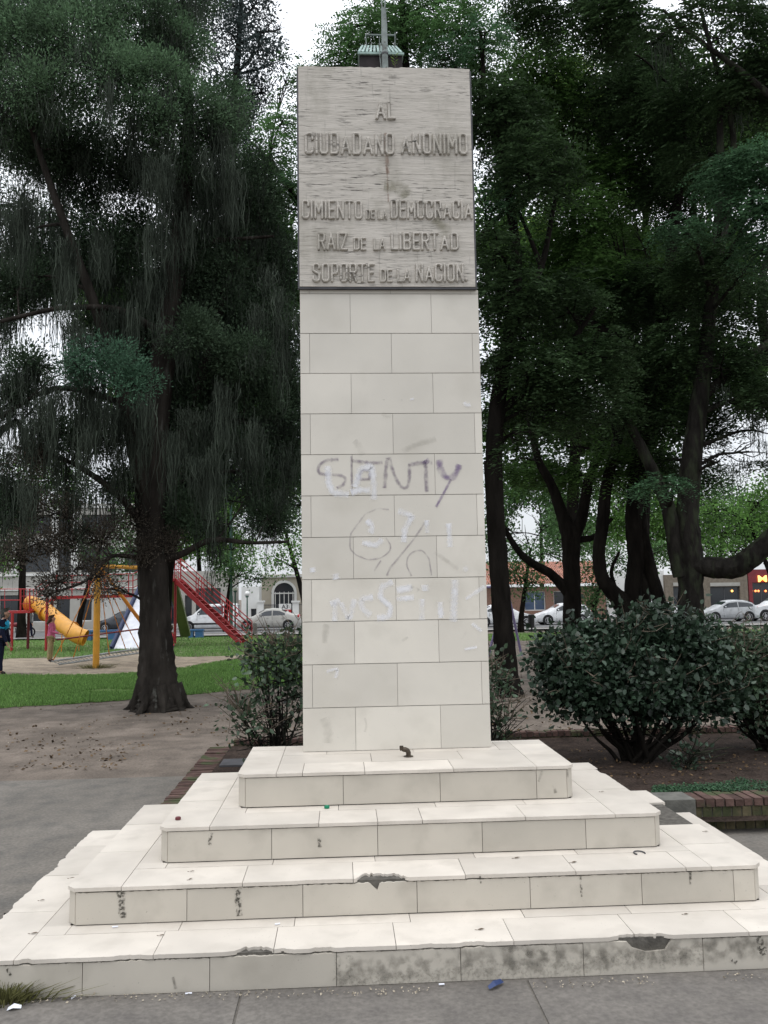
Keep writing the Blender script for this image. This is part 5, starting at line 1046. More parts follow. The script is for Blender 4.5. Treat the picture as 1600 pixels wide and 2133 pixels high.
mb = MB(); A, Bq = smooth_path([a0 + [-.3, .2, .12], a0 + [.25, 0, 0], a0 * .5 + b0 * .5, b0 + [-.35, 0, .12], b0], [.33, .33, .33, .33, .33], 6); mb.tube(A, Bq, 20, cap=False); sl_ = mb.build('tube_slide', M['yellow'], pg, True)
mb = MB().tube([b0 + [-.25, 0, .2], b0 + [-.25, 0, -.2], [b0[0] - .25, b0[1], tz(b0[1]) - .02]], .02, 6).tube([b0 + [-1.0, .2, .2], [b0[0] - 1.0, b0[1] + .2, tz(b0[1]) - .02]], .02, 6)
for t in (.25, .5, .75):
    c = a0 * (1 - t) + b0 * t; d = (b0 - a0) / np.linalg.norm(b0 - a0); mb.tube([c - d * .02, c + d * .02], .345, 20)
mb.build('support', M['orange'], sl_, True)
# tower, stairs
mb = MB(); q = P(352, 1207, TY2); q2 = P(368, 1207, TY2); mb.box((q[0] - .1, TY2 - .5, q[2] - .1), (q2[0], TY2 + 1.0, q[2] + .02)); mb.build('deck', M['red'], pg)
mb = MB(); zt5 = float(P(358, 1163, TY2)[2])
for xx in np.linspace(q[0] - .08, q2[0] - .02, 6): mb.tube([(xx, TY2 + 1, q[2]), (xx, TY2 + 1, zt5)], .018, 5)
for yy in np.linspace(TY2 - .45, TY2 + 1, 5): mb.tube([(q[0] - .08, yy, q[2]), (q[0] - .08, yy, zt5)], .018, 5)
for z in (zt5, (zt5 + q[2]) / 2): mb.tube([(q2[0], TY2 + 1, z), (q[0] - .08, TY2 + 1, z), (q[0] - .08, TY2 - .45, z)], .024, 6)
mb.build('railing', M['red'], pg, True)
st0, st1 = P(364, 1208, TY2 - .4), P(501, 1343, TY2 - 1.4); st1[2] = tz(st1[1]) + .05; wv = np.array([.12, .85, 0])
sa = MB().bar(st0, st1, .05, .2).bar(st0 + wv, st1 + wv, .05, .2); stair = sa.build('staircase', M['red'], pg)
mb = MB()
for k in range(1, 15):
    p = st0 + (st1 - st0) * (k / 15); mb.add([p + [-.12, .03, .03], p + [.14, .03, .03], p + wv + [.14, -.03, .03], p + wv + [-.12, -.03, .03], p + [-.12, .03, .0], p + [.14, .03, .0], p + wv + [.14, -.03, .0], p + wv + [-.12, -.03, .0]], [(0, 1, 2, 3), (7, 6, 5, 4), (0, 4, 5, 1), (1, 5, 6, 2), (2, 6, 7, 3), (3, 7, 4, 0)])
mb.build('step', M['red'], stair)
mb = MB()
for w in (np.zeros(3), wv):
    for h in (.25, .5, .75, 1.0): mb.tube([st0 + w + [0, 0, h], st1 + w + [.3, 0, h - .05]], .024 if h == 1.0 else .017, 6)
    for t in (0, .3, .33, .66, .69, 1.0): p = st0 + (st1 - st0) * t + w + np.array([.3 * t, 0, 0]); mb.tube([p, p + [0, 0, 1.0 - .05 * t]], .024, 6)
p = st1 + [.3, 0, 0]; mb.build('handrail', M['red'], stair, True)
# green chute behind, wide white slide in front
ga, gb, gc_, gd = P(351, 1208, TY2 + .6), P(367, 1207, TY2 + .6), P(396, 1323, TY2 + 5), P(377, 1324, TY2 + 5)
mb = MB(); th = np.array([0, 0, .05])
mb.add([ga, gb, gc_, gd, ga - th, gb - th, gc_ - th, gd - th], [(0, 1, 2, 3), (7, 6, 5, 4), (0, 4, 5, 1), (1, 5, 6, 2), (2, 6, 7, 3), (3, 7, 4, 0)]); mb.bar(ga + th, gd + th, .05, .2).bar(gb + th, gc_ + th, .05, .2)
mb.tube([gc_ + [-.1, 0, 0], (gc_[0] - .1, gc_[1], tz(gc_[1]))], .025, 6).tube([gd + [.05, 0, 0], (gd[0] + .05, gd[1], tz(gd[1]))], .025, 6); mb.build('chute', M['green_slide'], pg)
wa, wb, wc, wd = P(304, 1203, TY2 - .5), P(346, 1203, TY2 - .5), P(346, 1350, 29.9), P(237, 1352, 29.9)
mb = MB(); n_ = 10
for i in range(n_):
    u0, u1 = i / n_, (i + 1) / n_; f = lambda u: u - .06 * math.sin(u * math.pi)
    L0, L1 = wa + (wd - wa) * u0, wa + (wd - wa) * u1; R0, R1 = wb + (wc - wb) * u0, wb + (wc - wb) * u1
    for q_ in (L0, L1, R0, R1): pass
    mb.add([L0, R0, R1, L1, L0 - th, R0 - th, R1 - th, L1 - th], [(0, 1, 2, 3), (7, 6, 5, 4), (0, 4, 5, 1), (2, 6, 7, 3), (1, 5, 6, 2), (3, 7, 4, 0)])
ws = mb.build('wide_slide', M['white'], pg)
MB().bar(wa + [-.05, 0, .03], wd + [-.09, 0, .03], .1, .26).bar(wb + [.05, 0, .03], wc + [.09, 0, .03], .1, .26).box(wd + [-.3, -.2, -.12], wd + [0, .1, .02]).build('edge_rail', M['navy'], ws)

# suspended swing platform on yellow posts
yb_ = G(200, 1392); yt = P(203, 1176, yb_[1]); y2 = np.array([P(322, 1300, 21.6)[0], 21.6, tz(21.6)])
sw = thing('platform_swing', 'long hanging platform swing on thick yellow posts with a red handrail', 'swing', (yb_[0], yb_[1], tz(yb_[1])), 0, None, world=True)
for k, (b, top) in enumerate(((np.array([yb_[0], yb_[1], tz(yb_[1]) - .05]), yt[2]), (y2 - [0, 0, .05], yt[2]))):
    MB().tube([b, (b[0], b[1], top)], .095, 16).build('post', M['yellow'], sw, True)
ap = np.array([yb_[0] + .05, yb_[1], yt[2] - .05])
MB().tube([ap, (y2[0], y2[1], yt[2] - .05)], .06, 10).build('beam', M['yellow'], sw, True)
MB().tube([ap + [0, 0, 0], P(350, 1368, 20.6)], .05, 8).build('brace', M['orange'], sw, True)
SW0, SW1 = 19.8, 21.2
def swp(px, py): t = (px - 100) / 250; return P(px, py, SW0 + (SW1 - SW0) * t)
for (x, y) in ((110, 1377), (152, 1373), (228, 1366), (290, 1352), (262, 1352), (330, 1345)):
    mb = MB(); e = swp(x, y); n_ = 22
    pts = [ap + (e - ap) * i / n_ + np.array([0, 0, -.06 * math.sin(math.pi * i / n_)]) for i in range(n_ + 1)]; mb.tube(pts, [.017 if i % 2 else .011 for i in range(n_ + 1)], 6); mb.build('hanging_rod', M['orange'], sw, True)
mb = MB(); 
for (a, b) in (((104, 1378), (345, 1343)), ((122, 1384), (348, 1352))): mb.tube([swp(*a), swp(*b)], .028, 8)
for k in range(30):
    t = k / 29; p = swp(106 + 238 * t, 1378.5 - 35 * t); q = swp(122 + 226 * t, 1383.5 - 32 * t); mb.bar(p + [0, 0, .02], q + [0, 0, .02], .05, .02)
mb.build('platform', M['steel'], sw)
mb = MB().tube([swp(118, 1333), swp(345, 1303)], .024, 8); 
mb.build('handrail', M['darkred'], sw, True)
tuft('grass_tuft', 'grass growing round the foot of the yellow swing post', (yb_[0], yb_[1], tz(yb_[1])), (.22, .14), 500, .14, M['dry_grass'], 75, None, 'grass')
# purple swing frame right of the monument, its top hidden in the branches
s1, s2 = G(1032, 1352), G(1087, 1366); topz = P(1058, 1228, s2[1] + .6)
t = thing('swing_frame', 'purple steel A shaped swing frame behind the leaning tree', 'swing frame', (s2[0] - .4, s2[1], tz(s2[1])), 0, None, world=True)
tp = np.array([P(1056, 1222, s2[1])[0], s2[1], P(1056, 1222, s2[1])[2]]); tp2 = tp + [-1.2, 2.6, 0]
for b in (P(1016, 1360, s2[1]), s2): MB().tube([(b[0], b[1], tz(b[1]) - .03), tp], .04, 8).build('leg', M['purple'], t, True)
for b in (P(1016, 1360, s2[1]), s2): MB().tube([(b[0] - 1.2, b[1] + 2.6, tz(b[1] + 2.6) - .03), tp2], .04, 8).build('leg', M['purple'], t, True)
MB().tube([tp, tp2], .04, 8).build('top_bar', M['purple'], t, True)

# ------------------------------------------------------------------ people
def skin(name, verts, edges, rad, root, m, parent, sub=1):
    me = bpy.data.meshes.new(name); me.from_pydata(verts, edges, []); o = bpy.data.objects.new(name, me); S.collection.objects.link(o)
    o.modifiers.new('skin', 'SKIN'); ss = o.modifiers.new('sub', 'SUBSURF'); ss.levels = sub; ss.render_levels = sub
    sv = me.skin_vertices[0].data
    for i, r in enumerate(rad): sv[i].radius = (r, r) if not hasattr(r, '__len__') else r; sv[i].use_root = (i == root)
    bpy.context.view_layer.update(); dg = bpy.context.evaluated_depsgraph_get(); nm = bpy.data.meshes.new_from_object(o.evaluated_get(dg)); bpy.data.objects.remove(o); bpy.data.meshes.remove(me)
    nm.materials.clear(); nm.materials.append(m); nm.polygons.foreach_set('use_smooth', np.ones(len(nm.polygons), bool)); nm.name = name
    o = bpy.data.objects.new(name, nm); S.collection.objects.link(o); o.parent = parent; return o
M['skin_tone'] = mat('skin_tone', (.40, .22, .15), .6, .35); M['hair_brown'] = mat('hair_brown', (.06, .032, .018), .7, .3, var=.4, scale=40); M['hair_grey'] = mat('hair_grey', (.10, .095, .09), .8, .2, var=.4, scale=40)
def person(label, loc, rz, H, top, trs, shoes, hair, armL, armR, legs=((.0, .0), (.0, .0)), lean=0.0, longhair=False, yoke=None, width=1.0, group=None):
    """faces +X; armL/armR: (elbow, wrist) offsets from the shoulder in units of height"""
    root = thing('person', label, 'person', tuple(loc), rz, group); k = H
    def v(x, y, z): return Vector(((x + lean * max(0, z - .52)) * k, y * k * width, z * k))
    V, E, Rd, I = [], [], [], {}
    def add(n, p, r, par=None):
        I[n] = len(V); V.append(p); Rd.append(r * k)
        if par is not None: E.append((I[par], I[n]))
    add('pel', v(0, 0, .53), .075); add('waist', v(0, 0, .61), .066, 'pel'); add('chest', v(.005, 0, .73), .080, 'waist'); add('nb', v(0, 0, .815), .045, 'chest'); add('neck', v(.004, 0, .85), .034, 'nb')
    add('jaw', v(.016, 0, .885), .043, 'neck'); add('skull', v(.006, 0, .935), .056, 'jaw'); add('crown', v(-.004, 0, .972), .036, 'skull'); add('nose', v(.068, 0, .915), .008, 'skull')
    for s, n, arm, lg in ((1, 'l', armL, legs[0]), (-1, 'r', armR, legs[1])):
        add('ear' + n, v(.0, s * .048, .92), .009, 'skull')
        sh = v(0, s * .105, .80); add('sh' + n, sh, .036, 'nb'); e = sh + Vector(arm[0]) * k; w = e + Vector(arm[1]) * k; add('el' + n, e, .025, 'sh' + n); add('wr' + n, w, .016, 'el' + n)
        d = (w - e).normalized(); pm = w + d * .035 * k; add('pm' + n, pm, .015, 'wr' + n)
        sd_ = d.cross(Vector((1, 0, 0.3))).normalized()
        for j, ff in enumerate((-.018, -.006, .006, .018)):
            a = pm + d * .018 * k + sd_ * ff * k; add('f%s%d' % (n, j), a, .0055, 'pm' + n); add('g%s%d' % (n, j), a + d * (.030 - abs(j - 1.4) * .004) * k + Vector((.010, 0, -.006)) * k, .0048, 'f%s%d' % (n, j))
        a = w + sd_ * .016 * k + d * .014 * k; add('t' + n, a, .006, 'wr' + n); add('tt' + n, a + (sd_ * .012 + d * .022) * k, .005, 't' + n)
        add('hip' + n, v(0, s * .05, .50), .055, 'pel'); add('kn' + n, v(lg[0], s * .052, .28), .034, 'hip' + n); add('an' + n, v(lg[1], s * .052, .045), .021, 'kn' + n); add('to' + n, v(lg[1] + .07, s * .055, .018), .018, 'an' + n)
    skin('body', V, E, Rd, 0, M['skin_tone'], root, 1)
    def sub(names, edges, rr, nm, m, sub_=1):
        idx = {n: i for i, n in enumerate(names)}; return skin(nm, [V[I[n]] for n in names], [(idx[a], idx[b]) for a, b in edges], [r * k for r in rr], 0, m, root, sub_)
    sub(['waist', 'pel', 'chest', 'nb', 'shl', 'shr', 'ell', 'elr', 'wrl', 'wrr'], [('waist', 'pel'), ('waist', 'chest'), ('chest', 'nb'), ('nb', 'shl'), ('nb', 'shr'), ('shl', 'ell'), ('shr', 'elr'), ('ell', 'wrl'), ('elr', 'wrr')], [.082, .092, .092, .054, .046, .046, .034, .034, .025, .025], 'top', top)
    if yoke: sub(['waist', 'chest', 'nb', 'shl', 'shr', 'ell', 'elr'], [('waist', 'chest'), ('chest', 'nb'), ('nb', 'shl'), ('nb', 'shr'), ('shl', 'ell'), ('shr', 'elr')], [.05, .108, .066, .062, .062, .018, .018], 'shoulder_panel', yoke)
    sub(['pel', 'hipl', 'hipr', 'knl', 'knr', 'anl', 'anr'], [('pel', 'hipl'), ('pel', 'hipr'), ('hipl', 'knl'), ('hipr', 'knr'), ('knl', 'anl'), ('knr', 'anr')], [.078, .062, .062, .043, .043, .032, .032], 'trousers', trs)
    for s in 'lr': sub(['an' + s, 'to' + s], [('an' + s, 'to' + s)], [.028, .024], 'shoe', shoes)
    hv = [v(-.004, 0, .945), v(-.012, 0, .975), v(-.034, 0, .92)]; he = [(0, 1), (0, 2)]; hr = [.060 * k, .040 * k, .040 * k]
    if longhair: hv += [v(-.07, .0, .87), v(-.11, .0, .80)]; he += [(2, 3), (3, 4)]; hr += [.042 * k, .024 * k]
    skin('hair', hv, he, hr, 0, hair, root, 1)
    ey = MB()
    for s in (-1, 1): c = v(.055, s * .02, .928); ey.sphere(c, .006 * k, 8, 6)
    ey.build('eye', M['black'], root); mo = MB(); c = v(.058, 0, .893); mo.box(c - Vector((.004, .014, .002)) * k, c + Vector((.004, .014, .002)) * k); mo.build('mouth', M['lampred'], root)
    return root
M['pink'] = mat('pink_cloth', (.48, .12, .22), .9, .1, var=.2, scale=20); M['khaki'] = mat('khaki', (.36, .30, .16), .9, .1, var=.2, scale=20); M['cloth_navy'] = mat('navy_cloth', (.015, .018, .04), .9, .1); M['cloth_cyan'] = mat('cyan_cloth', (.02, .33, .55), .8, .2)
M['cloth_red'] = mat('red_cloth', (.55, .07, .09), .9, .1, var=.3, scale=25); M['cloth_grey'] = mat('grey_cloth', (.13, .13, .125), .9, .1); M['shoe_dark'] = mat('shoe_dark', (.04, .03, .03), .7, .2)
gp = swp(105, 1380); person('long haired girl in pink top and beige trousers standing on the swing platform', (gp[0], gp[1], gp[2] + .02), 0.15, 1.38, M['pink'], M['khaki'], M['shoe_dark'], M['hair_brown'], ((.02, .03, -.17), (.13, .0, -.04)), ((.03, -.02, -.16), (.13, .0, -.03)), ((.01, .0), (-.02, -.035)), .06, True)
mp_ = P(-1, 1405, 17.6); person('adult in a navy jacket with bright blue shoulders standing at the left edge', (mp_[0], mp_[1], tz(17.6)), .15, 1.78, M['cloth_navy'], M['cloth_navy'], M['shoe_dark'], M['hair_grey'], ((.01, .03, -.18), (.05, .0, -.15)), ((.02, -.03, -.18), (.06, .0, -.14)), ((.0, -.02), (.01, .03)), .16, False, M['cloth_cyan'], 1.15)
cp = P(353, 1391, 18.5); person('child in a red top and grey trousers half hidden by the mossy trunk', (cp[0], cp[1], tz(18.5)), 2.4, 1.22, M['cloth_red'], M['cloth_grey'], M['shoe_dark'], M['hair_brown'], ((.02, .03, -.17), (.10, .0, -.06)), ((.03, -.02, -.16), (.10, .0, -.05)), ((.03, .0), (-.03, -.06)), .05)
wp = P(46, 1322, 43); person('passer by in dark clothes beside the parked motorcycle on the far pavement', (P(62, 1320, 43)[0], 43.0, tz(43) + .10), 0.2, 1.7, M['cloth_grey'], M['cloth_navy'], M['shoe_dark'], M['hair_brown'], ((.0, .03, -.18), (.04, .0, -.15)), ((.02, -.03, -.18), (.06, .0, -.14)), ((.04, .06), (-.02, -.07)), .02)

# ------------------------------------------------------------------ vehicles
def car(label, name, X0, Y0, L, prof, belt, hw, paint, wx_, wr=.31, flip=False, panes=2, split=None, group='cars along the street', sill=.2):
    z0 = tz(Y0) + .01; root = thing(name, label, 'car' if name != 'parked_van' else 'van', (X0, Y0, z0), 0 if not flip else math.pi, group)
    xs = np.linspace(0, L, 45); px_ = [p[0] for p in prof]; zt = np.interp(xs, px_, [p[1] for p in prof]); bz = np.minimum(np.interp(xs, [0, L * .3, L], belt), zt - .02)
    nose = np.clip(np.minimum(xs, L - xs) / .5, 0, 1); w = hw * (.82 + .18 * np.sqrt(np.sin(nose * math.pi / 2))); gh = np.clip((zt - bz) / .45, 0, 1); gw = w * (1 - .22 * gh) - .03 * (1 - gh)
    sz = sill + .12 * (1 - np.clip(np.minimum(xs, L - xs) / .25, 0, 1)); mb = MB(); n = 12; xc = xs - L / 2
    def sec(i):
        z1, b, a = zt[i], bz[i], w[i]; h = [(a * .88, sz[i]), (a * .985, sz[i] + .12), (a, .45 + .1), (a * .975, b), (gw[i], z1 - .03 * (1 + gh[i])), (gw[i] * .6, z1 + .012 * gh[i])]
        return [(xc[i], -y, z) for y, z in h] + [(xc[i], y, z) for y, z in h[::-1]]
    S_ = [sec(i) for i in range(45)]; mb.v = [p for s in S_ for p in s]
    for i in range(44):
        for k in range(n): mb.f.append([i * n + k, i * n + (k + 1) % n, (i + 1) * n + (k + 1) % n, (i + 1) * n + k]); mb.mi.append(0)
    mb.f.append(list(range(n))); mb.f.append([44 * n + k for k in range(n)][::-1]); mb.mi += [0, 0]
    body = mb.build('body', paint, root, True)
    g = [i for i in range(45) if zt[i] - bz[i] > .26]; i0, i1 = g[0], g[-1]
    full = [i for i in g if zt[i] > max(zt) - .10]; f0, f1 = full[0], full[-1]
    for s in (-1, 1):      # side glass
        cuts = np.linspace(i0, i1, panes + 1) if not split else split(i0, i1)
        for a, b in zip(cuts[:-1], cuts[1:]):
            mb = MB(); us = np.linspace(a + .35, b - .35, 8); V = []
            for u in us:
                ww = np.interp(u, range(45), w) * .975; gg = np.interp(u, range(45), gw); z1 = np.interp(u, range(45), zt); b_ = np.interp(u, range(45), bz); X_ = np.interp(u, range(45), xc)
                lo, hi = .07, 1 - .10 / max(.12, z1 - b_)
                for t in (lo, max(lo, hi)): V.append((X_, s * (ww + (gg - ww) * t + .008), b_ + (z1 - .06 - b_) * t))
            mb.add(V, [(2 * j, 2 * j + 1, 2 * j + 3, 2 * j + 2) for j in range(7)]); mb.build('window', M['glass'], body)
    for (a, b, nm) in ((i0 - 1, f0, 'windscreen'), (f1, min(44, i1 + 1), 'rear_window')):
        if b - a < 1: continue
        mb = MB(); V = []; lo, hi = (.12, .92) if nm == 'windscreen' else (.1, .85)
        for u in np.linspace(a + (b - a) * lo, a + (b - a) * hi, 5):
            gg = np.interp(u, range(45), gw) * .86; z1 = np.interp(u, range(45), zt); X_ = np.interp(u, range(45), xc)
            for y in (-gg, -gg * .5, gg * .5, gg): V.append((X_ + (-.006 if nm == 'windscreen' else .006), y, z1 + .012))
        mb.add(V, [(4 * j + k, 4 * j + k + 1, 4 * j + k + 5, 4 * j + k + 4) for j in range(4) for k in range(3)]); mb.build(nm, M['glass'], body)
    for x in wx_:
        for s in (-1, 1):
            yo = s * (hw + .006); ar = MB().tube([(x - L / 2, yo - s * .02, wr + .03), (x - L / 2, yo, wr + .03)], wr + .065, 24); ar.build('wheel_arch', M['black'], body)
            ty = MB().tube([(x - L / 2, yo - s * .18, wr), (x - L / 2, yo - s * .01, wr), (x - L / 2, yo + s * .018, wr)], [wr, wr, wr - .03], 24).build('wheel', M['rubber'], root, True)
            rm = MB().tube([(x - L / 2, yo + s * .016, wr), (x - L / 2, yo + s * .021, wr)], wr * .30, 12)
            for k in range(7):
                an = k * 2 * math.pi / 7; d = np.array([math.cos(an), 0, math.sin(an)]); c = np.array([x - L / 2, yo + s * .021, wr]); rm.bar(c + d * wr * .15, c + d * wr * .66, .05, .012)
            N_ = 24; rr = [np.array([x - L / 2 + math.cos(a) * wr * .66, yo + s * .021, wr + math.sin(a) * wr * .66]) for a in np.linspace(0, 2 * math.pi, N_)]; rm.tube(rr, .014, 5); rm.build('rim', M['rim'], ty)
    for s in (-1, 1):
        MB().sphere((-L / 2 + .22, s * hw * .80, np.interp(.2, px_, [p[1] for p in prof]) - .10), .1, 10, 8, (1.6, .9, .7)).build('headlight', M['lampclear'], body, True)
        MB().sphere((L / 2 - .16, s * hw * .86, bz[42] - .10), .09, 10, 8, (1.1, .8, 1.4)).build('tail_light', M['lampred'], body, True)
        MB().sphere((xc[i0] + .15, s * (hw + .06), bz[i0] + .10), .07, 8, 6, (.8, 1.2, .8)).build('wing_mirror', paint, body, True)
        for u in np.linspace(i0 + 6, i1 - 2, panes)[:2]: MB().box((np.interp(u, range(45), xc) - .07, s * hw * .99, bz[20] - .12), (np.interp(u, range(45), xc) + .07, s * (hw + .012), bz[20] - .09)).build('door_handle', paint, body)
    MB().box((-L / 2 + .15 + wr * 2.6, -hw * .97, sill - .03), (L / 2 - .2 - wr * 2.6, hw * .97, sill + .02)).build('sill', M['plastic_dark'], body)
    sm = MB()
    for u in ([i0 + .3, (i0 + i1) / 2, i1 - 1.5] if panes == 2 else [i0 + 1]):
        xx = float(np.interp(u, range(45), xc))
        for s in (-1, 1): sm.box((xx - .008, s * hw * .972, .34), (xx + .008, s * (hw + .0025), .62)); sm.box((xx - .008, s * hw * .96, .625), (xx + .008, s * hw * .992, bz[22] - .02))
    sm.build('door_seam', M['black'], body)
    if name == 'parked_van': MB().box((-L / 2 + 1.0, -hw - .006, .46), (L / 2 - 1.1, -hw + .01, .58)).build('side_moulding', M['plastic_dark'], body)
    if name != 'parked_van': MB().box((-L / 2 + 1.2, -hw - .004, .50), (L / 2 - 1.1, -hw + .01, .54)).box((-L / 2 + 1.2, hw - .01, .50), (L / 2 - 1.1, hw + .004, .54)).build('side_moulding', paint, body)
    return root
SED = [(0, .55), (.12, .70), (.9, .90), (1.2, .97), (2.0, 1.42), (2.5, 1.48), (3.0, 1.44), (3.75, 1.10), (4.2, 1.06), (4.35, .92), (4.4, .6)]
HAT = [(0, .55), (.1, .70), (.75, .93), (1.0, 1.0), (1.8, 1.44), (2.4, 1.50), (3.0, 1.46), (3.45, 1.36), (3.85, .98), (3.95, .85), (4.0, .6)]
VAN = [(0, .6), (.1, .82), (.7, 1.02), (1.0, 1.12), (1.65, 1.72), (2.0, 1.82), (3.9, 1.84), (4.08, 1.7), (4.12, 1.0), (4.15, .6)]
SUV = [(0, .6), (.08, .95), (.9, 1.10), (1.2, 1.18), (1.8, 1.62), (2.4, 1.70), (3.7, 1.66), (4.1, 1.2), (4.2, .7)]
BL = (.72, .92, 1.02); CYr = 52.6
def cx(px): return float(P(px, 1300, CYr)[0])
def at_car(label, pxc, prof, paint, name='parked_car', Y=CYr, belt=BL, hw=.85, wx_=None, **k):
    L = prof[-1][0]; return car(label, name, float(P(pxc, 1300, Y)[0]), Y, L, prof, belt, hw, paint, wx_ or (.78, L - .82), **k)
at_car('beige silver saloon car on the street left of the pillar', 560, SED, M['car_beige'])
at_car('white panel van behind the red stairs of the playground', 437, VAN, M['car_white'], 'parked_van', belt=(.9, 1.08, 1.12), wr=.32, split=lambda a, b: [a, a + (b - a) * .36, a + (b - a) * .66])
at_car('dark blue hatchback seen between the yellow post and the white slide', 262, HAT, M['car_dark'], Y=CYr + 2.5)
at_car('white saloon just right of the pillar behind the leaning tree', 1048, SED, M['car_white'], Y=CYr - 2.0, flip=True)
at_car('white rounded hatchback behind the forked tree', 1172, HAT, M['car_white'])
at_car('white hatchback half hidden behind the big shrub and the crooked tree', 1352, HAT, M['car_white'], Y=CYr + .6)
at_car('white saloon behind the crooked tree, nearer the shop front', 1338, SED, M['car_white'], Y=CYr + 3.2)
at_car('silver hatchback with dark windows in front of the brown shop', 1516, HAT, M['car_silver'], Y=CYr - .3)
at_car('white off road car with black lower bumper at the right edge', 1622, SUV, M['car_white'], Y=CYr - .4, belt=(.95, 1.12, 1.16), wr=.36)
# motorcycle
mc = P(38, 1300, 46.5); mz = tz(46.5) + .01; t = thing('motorcycle', 'dark motorcycle parked at the street on the far left', 'motorcycle', (mc[0], 46.5, mz), .3)
for x in (-.65, .65):
    w_ = MB().tube([(x + math.cos(a) * .29, 0, .32 + math.sin(a) * .29) for a in np.linspace(0, 2 * math.pi, 24)], .045, 8).build('wheel', M['rubber'], t, True)
    r_ = MB()
    for k in range(8): a = k * math.pi / 4; r_.bar((x, 0, .32), (x + math.cos(a) * .26, 0, .32 + math.sin(a) * .26), .015)
    r_.build('rim', M['rim'], w_)
MB().tube([(-.65, 0, .32), (-.45, 0, .75), (-.38, 0, .98)], .03, 8).tube([(-.4, 0, .8), (.1, 0, .55), (.65, 0, .32)], .03, 8).build('frame', M['metal_dark'], t, True)
MB().sphere((-.1, 0, .78), .2, 12, 8, (1.4, .7, .7)).build('fuel_tank', M['darkred'], t, True); MB().sphere((.35, 0, .76), .2, 12, 8, (1.7, .6, .35)).build('seat', M['black'], t, True)
MB().box((-.15, -.12, .3), (.2, .12, .58)).build('engine', M['metal_dark'], t); MB().tube([(-.38, -.32, .99), (-.38, 0, .97), (-.38, .32, .99)], .018, 6).build('handlebar', M['metal_dark'], t); MB().sphere((-.47, 0, .86), .08, 10, 8).build('headlight', M['lampclear'], t, True)

# ------------------------------------------------------------------ street furniture
def lamp(label, px, pyg, Y, pyb, r, group=None):
    b = P(px, pyb, Y); z = float(P(px, pyg, Y)[2]); g_ = tz(Y); t = thing('globe_lamp', label, 'street lamp', (b[0], Y, g_), 0, group)
    h = z - g_; MB().tube([(0, 0, 0), (0, 0, .3), (0, 0, .32), (0, 0, h - r)], [.09, .08, .05, .04], 10).build('post', M['greenpole'], t, True)
    MB().tube([(0, 0, h - r - .06), (0, 0, h - r + .05)], .10, 12).build('collar', M['greenpole'], t, True); MB().sphere((0, 0, h), r, 18, 12).build('globe', M['globe'], t, True)
lamp('white globe lamp on a dark post beside the green light pole', 490, 1225, 41, 1320, .17, 'globe lamps')
lamp('white globe lamp in front of the gate pier of the cream house', 515, 1237, 49, 1316, .17, 'globe lamps')
lamp('white globe lamp between the crooked trunks', 1376, 1215, 47, 1310, .18, 'globe lamps')
b = P(481, 1318, 40); tt_ = P(481, 1120, 40); t = thing('light_pole', 'tall green light pole at the street in front of the small round tree', 'light pole', (b[0], 40, tz(40)))
MB().tube([(0, 0, 0), (0, 0, 2.2), (0, 0, 2.3), (0, 0, 7.5)], [.11, .11, .085, .06], 12).build('shaft', M['greenpole'], t, True); MB().tube([(0, 0, 7.4), (.2, -.3, 7.9), (.5, -1.1, 8.1)], .04, 8).build('arm', M['greenpole'], t, True); MB().sphere((.55, -1.3, 8.08), .2, 12, 8, (.7, 1.6, .4)).build('lamp_head', M['steel'], t, True)
def bench(label, pxl, pxr, pyt, Y):
    a, b = P(pxl, pyt, Y), P(pxr, pyt, Y); z = tz(Y); h = max(.45, float(a[2]) - z); cxx = (a[0] + b[0]) / 2; w = b[0] - a[0]; t = thing('bench', label, 'bench', (cxx, Y, z))
    MB().box((-w / 2, -.22, h - .09), (w / 2, .22, h)).build('seat', M['blue'], t)
    for s in (-1, 1): MB().box((s * w / 2 - s * .45 if s > 0 else -w / 2 + .04, -.2, -.02), (w / 2 - .04 if s > 0 else -w / 2 + .30, .2, h - .094)).build('leg', M['blue'], t)
bench('blue concrete bench behind the green chute', 392, 425, 1311, 41.0)
bench('blue concrete bench between the swing post and the white slide', 180, 245, 1313, 40.0)
b = P(531, 1316, 42.5); t = MB().tube([(b[0], 42.5, tz(42.5)), (b[0], 42.5, float(b[2]) + .42), (b[0], 42.5, float(b[2]) + .5)], [.12, .12, .07], 10).build('bollard', M['concrete'], None, True); tag(t, 'short grey concrete bollard at the pavement in front of the beige saloon', 'bollard')
b = P(632, 1318, 42.5); t = MB().tube([(b[0], 42.5, tz(42.5)), (b[0], 42.5, float(b[2]) + .5), (b[0], 42.5, float(b[2]) + .7)], [.16, .14, .08], 10).build('bollard', M['concrete'], None, True); tag(t, 'grey concrete bollard close to the left edge of the pillar', 'bollard')
b = G(1108, 1316); z = tz(b[1]); t = thing('litter_bin', 'black litter bin on a post in front of the white hatchback', 'litter bin', (b[0], b[1], z))
MB().tube([(0, 0, 0), (0, 0, .35)], .05, 8).tube([(0, 0, 0), (0, 0, .03)], .2, 10).build('post', M['black'], t); MB().tube([(0, 0, .22), (0, 0, .90)], [.15, .17], 14).build('body', M['black'], t, True); MB().tube([(0, 0, .905), (0, 0, .95)], [.185, .165], 14).build('rim', M['metal_dark'], t, True)

